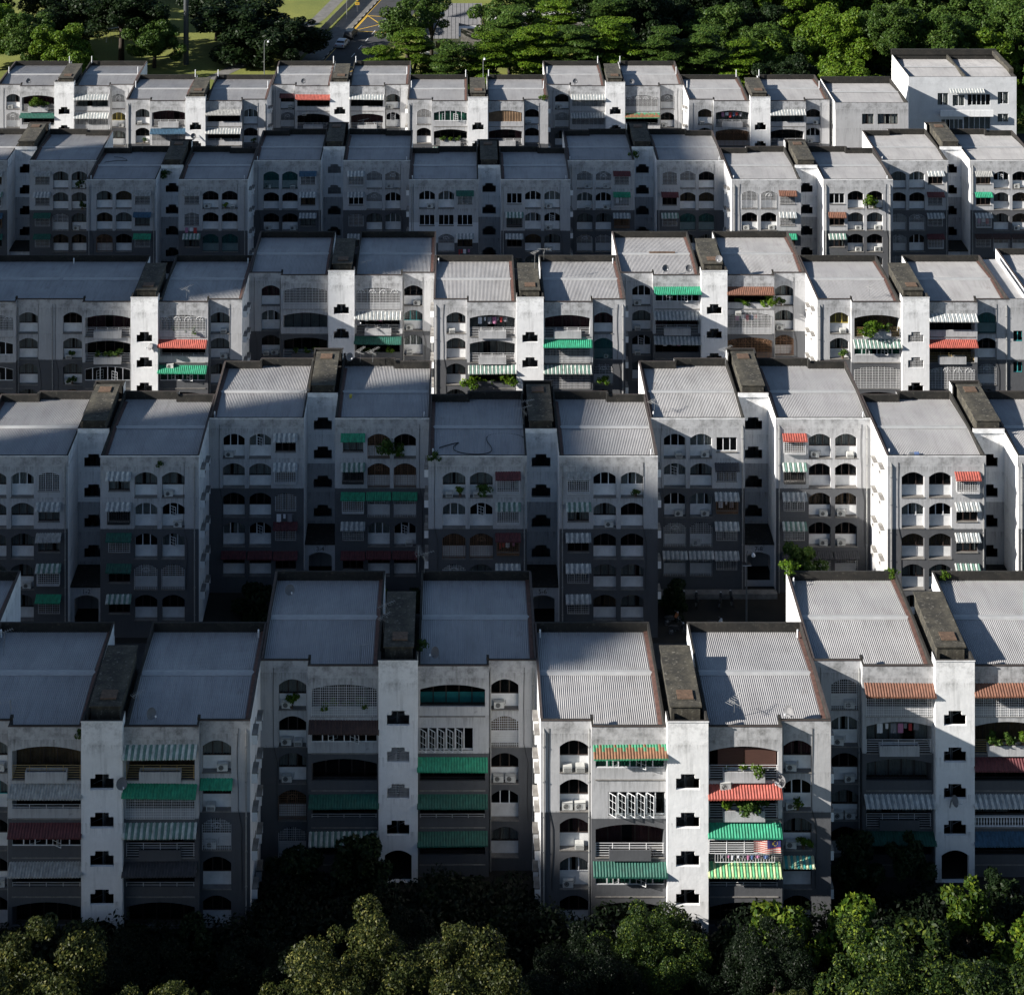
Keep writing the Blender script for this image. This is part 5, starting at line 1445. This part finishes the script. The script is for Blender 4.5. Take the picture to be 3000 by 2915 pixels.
# undergrowth: one mass nobody could count, its deep shade put into the leaf colour
cl = []
q = random.Random(9)
for k in range(420):
    x = q.uniform(-42, 46); y = q.uniform(116, 137.6); cl.append((x, y, q.uniform(.4, 2.6), q.uniform(1.2, 2.4), q.uniform(1.0, 1.6), q.uniform(.8, 1.8)))
for k in range(90):
    x = q.uniform(-15, 5.2); cl.append((x, q.uniform(137, 143.5), q.uniform(.2, 1.9), 2, 1.5, 1.4))
    x = q.uniform(29, 46); cl.append((x, q.uniform(137, 142.8), q.uniform(.0, 1.2), 2, 1.5, 1.2))
for k in range(170):
    x = q.uniform(-40, 29); fr_ = 5.6 if x > 4 else 4.4
    if -15.5 < x < 5.2: y = q.uniform(138, 142.5); cl.append((x, y, q.uniform(1.4, 2.6), 1.6, 1.2, 1.5))
    else: cl.append((x, q.uniform(136.2, 137.6), q.uniform(1.0, fr_ - 1.9), 1.5, .9, 1.7))
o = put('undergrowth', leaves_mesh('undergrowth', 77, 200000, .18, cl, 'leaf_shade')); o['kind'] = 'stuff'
cl = []
for k in range(160):
    x = q.uniform(-95, 100); y = q.uniform(314, 326); cl.append((x, y, q.uniform(.3, 2.2), 2.2, 2, 1.4))
o = put('hedge_growth', leaves_mesh('hedge_growth', 78, 26000, .3, cl, 'leaf_mid')); o['kind'] = 'stuff'

# ------------------------------------------------------------------ things on roofs and balconies
def dish_mesh(m='dish_grey'):
    mb = MB(); n = 14
    for r0, r1, z0, z1 in ((0.001, .2, 0, .02), (.2, .42, .02, .11)):
        for k in range(n):
            a, b = 6.283 * k / n, 6.283 * (k + 1) / n
            P = lambda r, z, t_: (r * math.cos(t_), -z - .35 + r * math.sin(t_) * .45, .75 + r * math.sin(t_) * .85 - z * .2)
            mb.face([P(r0, z0, a), P(r0, z0, b), P(r1, z1, b), P(r1, z1, a)], m)
    mb.bar((0, 0, 0), (0, -.1, .6), .03, 'metal_grey'); mb.bar((0, -.1, .6), (0, -.33, .72), .025, 'metal_grey'); mb.bar((0, -.2, .4), (0, -1.0, .75), .015, 'metal_grey'); mb.box(-.04, .04, -1.05, -.95, .7, .82, 'frame_white')
    return mb
def antenna_mesh(seed):
    q = random.Random(seed); mb = MB(); h = q.uniform(1.2, 2.0)
    mb.bar((0, 0, 0), (.06, 0, h), .022, 'metal_grey')
    a = q.uniform(-.5, .5); L_ = q.uniform(1.0, 1.7)
    d = Vector((math.cos(a), math.sin(a), .06)); s = Vector((-math.sin(a), math.cos(a), 0))
    c = Vector((.06, 0, h - .05)); mb.bar(c - d * L_ * .5, c + d * L_ * .5, .016, 'pipe')
    for k in range(8):
        p = c + d * (L_ * (k / 7 - .5)); mb.bar(p - s * (.32 - .02 * k), p + s * (.32 - .02 * k), .01, 'pipe')
    if seed % 2:
        c2 = Vector((.04, 0, h * .7)); mb.bar(c2 - s * .5, c2 + s * .5, .014, 'pipe')
        for k in range(5): mb.bar(c2 + s * (k * .22 - .45) + Vector((0, 0, -.22)), c2 + s * (k * .22 - .45) + Vector((0, 0, .22)), .009, 'pipe')
    return mb
def roof_item(b, nm, x, y, seed=0, z=None, rz=0.0):
    z = H - .45 if z is None else z
    if nm == 'satellite_dish': me = cached(('satellite_dish',), dish_mesh)
    else: me = cached(('tv_antenna', seed), lambda: antenna_mesh(seed))
    return put(nm, me, b, (x, y, z), rz)
for b, nm, x, y, s, z, rz in (
    (f1, 'satellite_dish', 13.9, .6, 0, None, .8), (f1, 'tv_antenna', 3.5, 1.0, 1, None, 0), (f1, 'tv_antenna', 13.1, .8, 2, None, .3), (f1, 'tv_antenna', 1.2, 8.5, 0, None, .3),
    (f1, 'satellite_dish', 12.2, -1.3, 0, H - 4.3, .4),
    (f2, 'satellite_dish', 14.0, .8, 0, None, -.8), (f2, 'tv_antenna', 9.6, 5.2, 1, H, .2), (f2, 'tv_antenna', 9.5, 3.5, 3, H, .7), (f2, 'tv_antenna', 12.6, 11.8, 5, H, .1), (f2, 'tv_antenna', 12.1, 11.9, 2, H, 1.1),
    (f2, 'satellite_dish', 1.3, 9.3, 0, None, .4), (f2, 'tv_antenna', 7.8, .4, 4, None, .5),
    (f3, 'satellite_dish', 18.9, .9, 0, None, -.7), (f3, 'tv_antenna', 14.6, 1.2, 1, None, .5), (f3, 'satellite_dish', 18.1, -.75, 0, H - 4.6, -.9),
    (f4, 'satellite_dish', 10.4, -1.3, 0, H - 10.7, .9),
    (g2, 'tv_antenna', 9.2, 1.6, 2, H, .1), (g2, 'tv_antenna', 15.5, 11.9, 1, H, .4), (g2, 'satellite_dish', 12.9, 11.9, 0, H, .5), (g2, 'tv_antenna', 14.2, 11.8, 3, H, .9),
    (g3, 'tv_antenna', 9.2, 6.0, 5, H, .2), (g3, 'tv_antenna', 9.6, 8.0, 3, H, .2), (g4, 'tv_antenna', .6, 2.0, 1, H - .4, .4),
    (g4, 'tv_antenna', 9.0, 11.5, 5, H, .3), (h3, 'tv_antenna', 11.6, 5.8, 2, H + 1, .3), (h3, 'tv_antenna', 12.9, 10.8, 1, H, -.6), (h3, 'tv_antenna', 7.0, .6, 2, H - 3.9, .3),
    (h1, 'tv_antenna', 15.2, 1.2, 1, None, .4), (h1, 'satellite_dish', 11.9, -1.3, 0, H - 5.4, -.9), (h2, 'tv_antenna', 13.6, .9, 4, None, .7), (h2, 'satellite_dish', 12.4, -1.3, 0, H - 5.8, .8),
    (h4, 'satellite_dish', 11.7, .3, 0, H + .9, -.4), (h4, 'satellite_dish', 5.2, .9, 0, None, .4), (h4, 'satellite_dish', 8.0, .9, 0, None, .2), (h5, 'tv_antenna', 6.2, 1.5, 3, None, .4),
    (j0, 'satellite_dish', 4.6, 1.2, 0, None, .4), (j2, 'satellite_dish', 4.9, 1.2, 0, None, .2), (j2, 'tv_antenna', 8.9, 6.0, 1, H - .4, .2), (j1, 'satellite_dish', 10.4, -1.3, 0, H - 5.8, .4), (j4, 'satellite_dish', 4.6, 1.2, 0, None, .2), (j4, 'satellite_dish', 13.5, 1.0, 0, None, .2),
    (i1, 'tv_antenna', 5.5, 11.8, 1, H, .2), (i2, 'tv_antenna', 14.5, 11.8, 5, H, .2), (i2, 'tv_antenna', 16.5, 11.8, 3, H, .2), (i3, 'tv_antenna', 9.2, 11.5, 1, H, .2)):
    roof_item(b, nm, x, y, s, z, rz)
# white vent pipes on the parapets of every block
def vent():
    mb = MB(); mb.tube([(0, 0, 0), (0, 0, 1.15)], .07, 'frame_white', 8); return mb
for b in (j0, j1, j2, j3, j4, j5):
    for x, y in ((.45, 5.9), (9.0, 11.6), (12.65, 11.6), (21.2, 5.9)): put('vent_pipe', cached(('vent_pipe',), vent), b, (x, y, H - .2))
for b in (f1, f3, f4, g2, g3, g4, g5, i1, i2, i3, i4, i5, i6, h1, h3):
    for x, y in ((.42, 1.0 if b in (g2, g3, g4, g5, i1, i2, i3, i4, i5, i6) else 10.8), (21.1, .9 if b in (g2, g3, g4, g5, i1, i2, i3, i4, i5, i6) else 10.8)):
        put('vent_pipe', cached(('vent_pipe_s',), lambda: (lambda m: (m.tube([(0, 0, 0), (0, 0, .62)], .07, 'frame_white', 8), m)[1])(MB())), b, (x, y, H - .45))
# weeds rooted in parapets and walls
def weed(b, x, y, z, s, lab, mat='leaf_bright'):
    me = cached(('weed', mat), lambda: leaves_mesh('foliage', 401, 260, .10, clump_ball(8, 6, .5, .15, .3), mat))
    p = b.location
    t = thing('wild_plant', lab, 'plant', (p.x + x, p.y + y, p.z + z), 0, 'wild plants rooted in the walls')
    put('foliage', me, t, (0, 0, .25 * s), rng.uniform(0, 6), scale=(s, s, s))
weed(f4, .3, 12.0, H, 1.5, 'bright weed sprouting on the back left roof corner of the rightmost front block')
weed(f4, 9.0, 12.0, H - .4, 1.1, 'hanging weed at the middle of the back parapet, rightmost front block')
weed(f4, 13.4, 11.9, H - .5, 1.0, 'small weed on the right roof back parapet of the rightmost front block')
weed(f1, 9.15, -.6, H - .8, 1.0, 'dark green weed left of the stair tower top, front row leftmost block', 'leaf_mid')
weed(f2, 12.7, 1.6, H - .1, 1.1, 'weed behind the shaded tower beside the roof, front row second block', 'leaf_mid')
weed(g2, 17.6, -.4, H - 3.4, 2.4, 'large bushy plant spilling off a top window ledge, second row block 3-4', 'leaf_mid')
weed(g3, 5.3, -.35, H - 3.4, 1.5, 'leafy plant between two arched windows, second row block 5-6', 'leaf_mid')
weed(g3, .6, .1, H - .4, 1.2, 'weed at the front left roof corner of second row block 5-6', 'leaf_mid')
weed(g1, 18, -.1, H - .9, .8, 'small fern growing below the roof edge of second row block 1-2', 'leaf_mid')
weed(h4, 17.4, -.9, H - 3.6, 2.1, 'big bright shrub growing off the balcony corner of the recessed third row block')
weed(h3, 8.4, -1.3, H - 9.0, 2.0, 'bright potted shrubs crowding under the striped awning, third row middle block')
weed(h3, 4.2, -1.2, H - 9.4, 1.9, 'bright bush at the left end of the awning, third row middle block')
weed(h3, 19.2, -.6, H - 9.2, 1.3, 'spiky yellow-green plant on a lower ledge, third row middle block')
weed(h5, 6.2, -.9, H - 3.2, 1.9, 'tall palm-like plant on the yellow railed balcony, third row')
weed(h5, 5.2, -1.0, H - 3.8, 1.6, 'trailing creeper over the front of the yellow railed balcony, third row')
weed(f3, 16.0, -1.1, H - 3.35, 1.1, 'bright leafy plant on the planter beneath the brown blind')
weed(f3, 15.4, -1.2, H - 6.1, 1.4, 'fern-like plants behind the railing under the red awning', 'leaf_mid')
weed(i5, 18.4, -.3, H - 3.2, 2.0, 'creeper hanging beside a top arched window, fourth row sunlit block')
weed(j0, 6.2, -.9, H - 2.9, 1.9, 'green shrub filling the top balcony of the last row edge block')
weed(j1, 3.1, -.5, H - 8.8, 1.9, 'golden green shrub low beside the white grille, last row block with blue awning')
weed(j3, 21.0, .6, H - .3, 1.3, 'weed on the front right roof corner of the last row middle block')
weed(i1, 9.8, 4.2, H - 1.2, 1.6, 'vine hanging at the top of the stair recess, fourth row', 'leaf_mid')
weed(i4, 9.6, 3.6, H - .8, 1.4, 'weed clinging beside the stair roof, fourth row half sunlit block')
# black hose looping on the roof of block 5-6
mb = MB(); pts = []
for k in range(60):
    t_ = k / 59; pts.append((1.0 + 7.6 * t_ + .9 * math.sin(t_ * 15), 1.6 + 2.4 * t_ + 1.5 * math.sin(t_ * 9 + .6), H - .46 + .05 * t_))
mb.tube(pts, .045, 'black', 6)
p = g3.location
hose = put('rubber_hose', mb.mesh('rubber_hose'), None, (p.x, p.y, p.z)); tag(hose, 'black hose lying in loops on the left roof of second row block 5-6', 'hose')
mb = MB(); pts = [(1.2 + 3 * math.sin(k / 6), 7.5 + 2.6 * k / 24 + .3 * math.sin(k / 2), H - .38) for k in range(18)]; mb.tube(pts, .04, 'black', 6)
p = i1.location; hz = put('rubber_hose', mb.mesh('rubber_hose'), None, (p.x - 18.2 + 18, p.y, p.z)); tag(hz, 'curved black pipe lying on a shaded fourth row roof', 'hose')
# bits on roofs
p = h4.location
mb = MB(); mb.box(0, 3.1, -.1, .1, 0, .12, 'rust'); mb.box(.5, 2.4, .1, .24, 0, .08, 'rust'); tag(put('rusty_beam', mb.mesh('rusty_beam'), None, (p.x + 4.0, p.y + 6.1, p.z + H - .2)), 'rusty brown beam lying across the ridge of a sunlit third row roof', 'beam')
p = g5.location
mb = MB(); mb.box(-.3, .1, -.2, .1, 0, .25, 'cloth_blue'); mb.box(-.8, -.35, -.1, .2, 0, .18, 'metal_grey'); tag(put('blue_bundle', mb.mesh('blue_bundle'), None, (p.x + 3.2, p.y + 1.4, p.z + H - .62)), 'small blue and grey bundle left on the roof of the second row right block', 'bundle')
p = g2.location
mb = MB(); mb.tube([(0, 0, 0), (.02, 0, .32)], [.12, .16], 'bucket_yellow', 10); tag(put('yellow_bucket', mb.mesh('yellow_bucket'), None, (p.x + 13.6, p.y + 4.9, p.z + H - .36)), 'small yellow bucket on the roof ridge of second row block 3-4', 'bucket')
# flag over the railing cage and the rack with washing, sunlit front block
p = f3.location; bxx = W - 6.6; z2 = CR[2] - 2.45
flag = thing('flag', 'striped flag with a blue corner, yellow crescent and star, draped under the green awning', 'flag', (p.x + bxx + .62, p.y - 1.42, p.z + z2 + .82))
fw, fh = 2.0, 1.02
def FP(u, v): return (u * fw, .05 * math.sin(u * 9) + .03 * math.sin(v * 7 + u * 4), v * fh - .06 * math.sin(u * 3.1) * (1 - v * .3) + .05 * (1 - u))
mb = MB()
for k in range(14):
    for c in range(12):
        u0, u1 = c / 12, (c + 1) / 12
        if k >= 6 and c >= 6: m = 'flag_blue'
        else: m = 'flag_red' if k % 2 else 'flag_white'
        mb.face([FP(u0, k / 14), FP(u1, k / 14), FP(u1, (k + 1) / 14), FP(u0, (k + 1) / 14)], m)
put('cloth', mb.mesh('cloth'), flag)
mb = MB()
def FQ(x, y, e=-.012): a = FP(x, y); return (a[0], a[1] + e, a[2])
cx_, cy_ = .80, .72; n = 16
for k in range(n):
    a0 = .75 + k / n * 4.8; a1 = .75 + (k + 1) / n * 4.8
    o0 = (cx_ - .085 * math.cos(a0), cy_ + .19 * math.sin(a0)); o1 = (cx_ - .085 * math.cos(a1), cy_ + .19 * math.sin(a1))
    f_ = lambda t_: .4 + .6 * abs((t_ - .75) / 4.8 * 2 - 1)
    i0_ = (cx_ + .02 - .075 * math.cos(a0), cy_ + .16 * math.sin(a0)); i1_ = (cx_ + .02 - .075 * math.cos(a1), cy_ + .16 * math.sin(a1))
    mb.face([FQ(*o0), FQ(*i0_), FQ(*i1_), FQ(*o1)], 'flag_yellow')
put('crescent', mb.mesh('crescent'), flag)
mb = MB()
for k in range(14):
    a = 6.283 * k / 14
    mb.face([FQ(.72 + .058 * math.cos(a), cy_ + .125 * math.sin(a)), FQ(.72 + .022 * math.cos(a + .25), cy_ + .045 * math.sin(a + .25)), FQ(.72, cy_), FQ(.72 + .022 * math.cos(a - .25), cy_ + .045 * math.sin(a - .25))], 'flag_yellow')
put('star', mb.mesh('star'), flag)
cage = thing('balcony_rack', 'white railing cage holding the flag, under the bright green awning', 'railing', (p.x + bxx - .05, p.y - 1.3, p.z + z2 + .75))
mb = MB()
for z in (0, .16, .32, .48, .64, .80, 1.0): mb.bar((-2.6, 0, z), (2.6, 0, z), .022, 'bar_white')
for k in range(5): mb.bar((-2.6 + k * 1.3, 0, 0), (-2.6 + k * 1.3, 0, 1.0), .028, 'bar_white')
for s in (-2.6, 2.6):
    for z in (0, .5, 1.0): mb.bar((s, 0, z), (s, .6, z), .022, 'bar_white')
put('bars', mb.mesh('bars'), cage)
rack = thing('drying_rack', 'white drying rack below the flag with small washing pegged on it', 'rack', (p.x + bxx - .0, p.y - 1.25, p.z + z2 + .06))
mb = MB(); mb.bar((-2.2, 0, .6), (2.2, 0, .6), .024, 'bar_white'); mb.bar((-2.2, 0, 0), (2.2, 0, 0), .024, 'bar_white')
for k in range(23): mb.bar((-2.2 + k * .2, 0, 0), (-2.2 + k * .2, 0, .6), .012, 'bar_white')
for s in (-2.2, 2.2): mb.bar((s, 0, .6), (s, .55, .6), .02, 'bar_white')
put('bars', mb.mesh('bars'), rack)
small = put('washing_line', laundry_mesh(7, 3.6).mesh('washing_line'), None, (p.x + bxx, p.y - 1.3, p.z + z2 + .62)); small.scale = (1, 1, .55)
tag(small, 'small coloured washing pegged on the rack beneath the flag', 'laundry', 'washing hung out to dry')
# motorbikes in the yard
def bike_mesh_parts():
    fr = MB(); fr.smooth = False
    fr.tube([(-.55, 0, .62), (-.3, 0, .55), (.1, 0, .45), (.35, 0, .6), (.5, 0, .9)], [.1, .13, .15, .11, .06], 'black', 8)
    fr.tube([(-.62, 0, .3), (-.35, .05, .45)], .04, 'metal_grey', 6); fr.tube([(.5, 0, .9), (.68, 0, .3)], .035, 'metal_grey', 6)
    fr.bar((-.1, .12, .25), (-.75, .14, .32), .045, 'metal_grey')
    st = MB(); st.tube([(-.85, 0, .82), (-.6, 0, .8), (-.2, 0, .74), (.1, 0, .72)], [.07, .13, .14, .08], 'black', 8)
    hb = MB(); hb.tube([(.4, -.33, 1.02), (.5, -.1, .98), (.5, .1, .98), (.4, .33, 1.02)], .02, 'metal_grey', 6); hb.tube([(.5, 0, .95), (.62, 0, .93)], [.09, .1], 'frame_white', 8)
    wh = MB(); n = 16
    for k in range(n):
        a, b = 6.283 * k / n, 6.283 * (k + 1) / n
        wh.bar((.27 * math.cos(a), 0, .29 + .27 * math.sin(a)), (.27 * math.cos(b), 0, .29 + .27 * math.sin(b)), .04, 'black')
        if k % 3 == 0: wh.bar((0, 0, .29), (.26 * math.cos(a), 0, .29 + .26 * math.sin(a)), .012, 'metal_grey')
    return fr, st, hb, wh
fr, st, hb, wh = bike_mesh_parts(); bm_ = {'frame': fr.mesh('frame'), 'seat': st.mesh('seat'), 'handlebar': hb.mesh('handlebar'), 'wheel': wh.mesh('wheel')}
for i, (x, y, a, col, lab) in enumerate(((24.2, 178.3, .1, 'frame_white', 'silver motorcycle standing broadside in the middle of the dark yard'),
        (20.2, 179.2, .4, 'cloth_orange', 'motorcycle with an orange cover lying at the left of the dark yard'),
        (20.5, 177.6, .2, 'black', 'black motorcycle nearest the front row roofs in the dark yard'),
        (21.6, 182.3, 1.3, 'black', 'black motorcycle parked nose to the wall, first from left'),
        (22.9, 182.2, 1.5, 'black', 'black motorcycle parked nose to the wall, second from left'),
        (25.2, 182.1, 1.4, 'black', 'black motorcycle parked nose to the wall, third from left'),
        (26.3, 182.4, 1.6, 'black', 'black motorcycle parked nose to the wall, beside the lamp post'))):
    t = thing('motorcycle', lab, 'motorcycle', (x, y, .014), a, 'motorcycles in the yard')
    for k, me in bm_.items():
        if k == 'wheel': put('wheel', me, t, (-.6, 0, 0)); put('wheel', me, t, (.68, 0, 0))
        else: put(k, me, t)
    m = MB(); m.tube([(.3, 0, .55), (.52, 0, .8), (.56, 0, .98)], [.12, .16, .1], col, 8); put('fairing', m.mesh('fairing'), t)
mb = MB(); mb.box(18.9, 30.9, 183.2, 184.0, .0, .5, 'concrete_ledge'); mb.box(33.5, 40, 183.2, 184.0, 0, .5, 'concrete_ledge')
structure('step', mb)
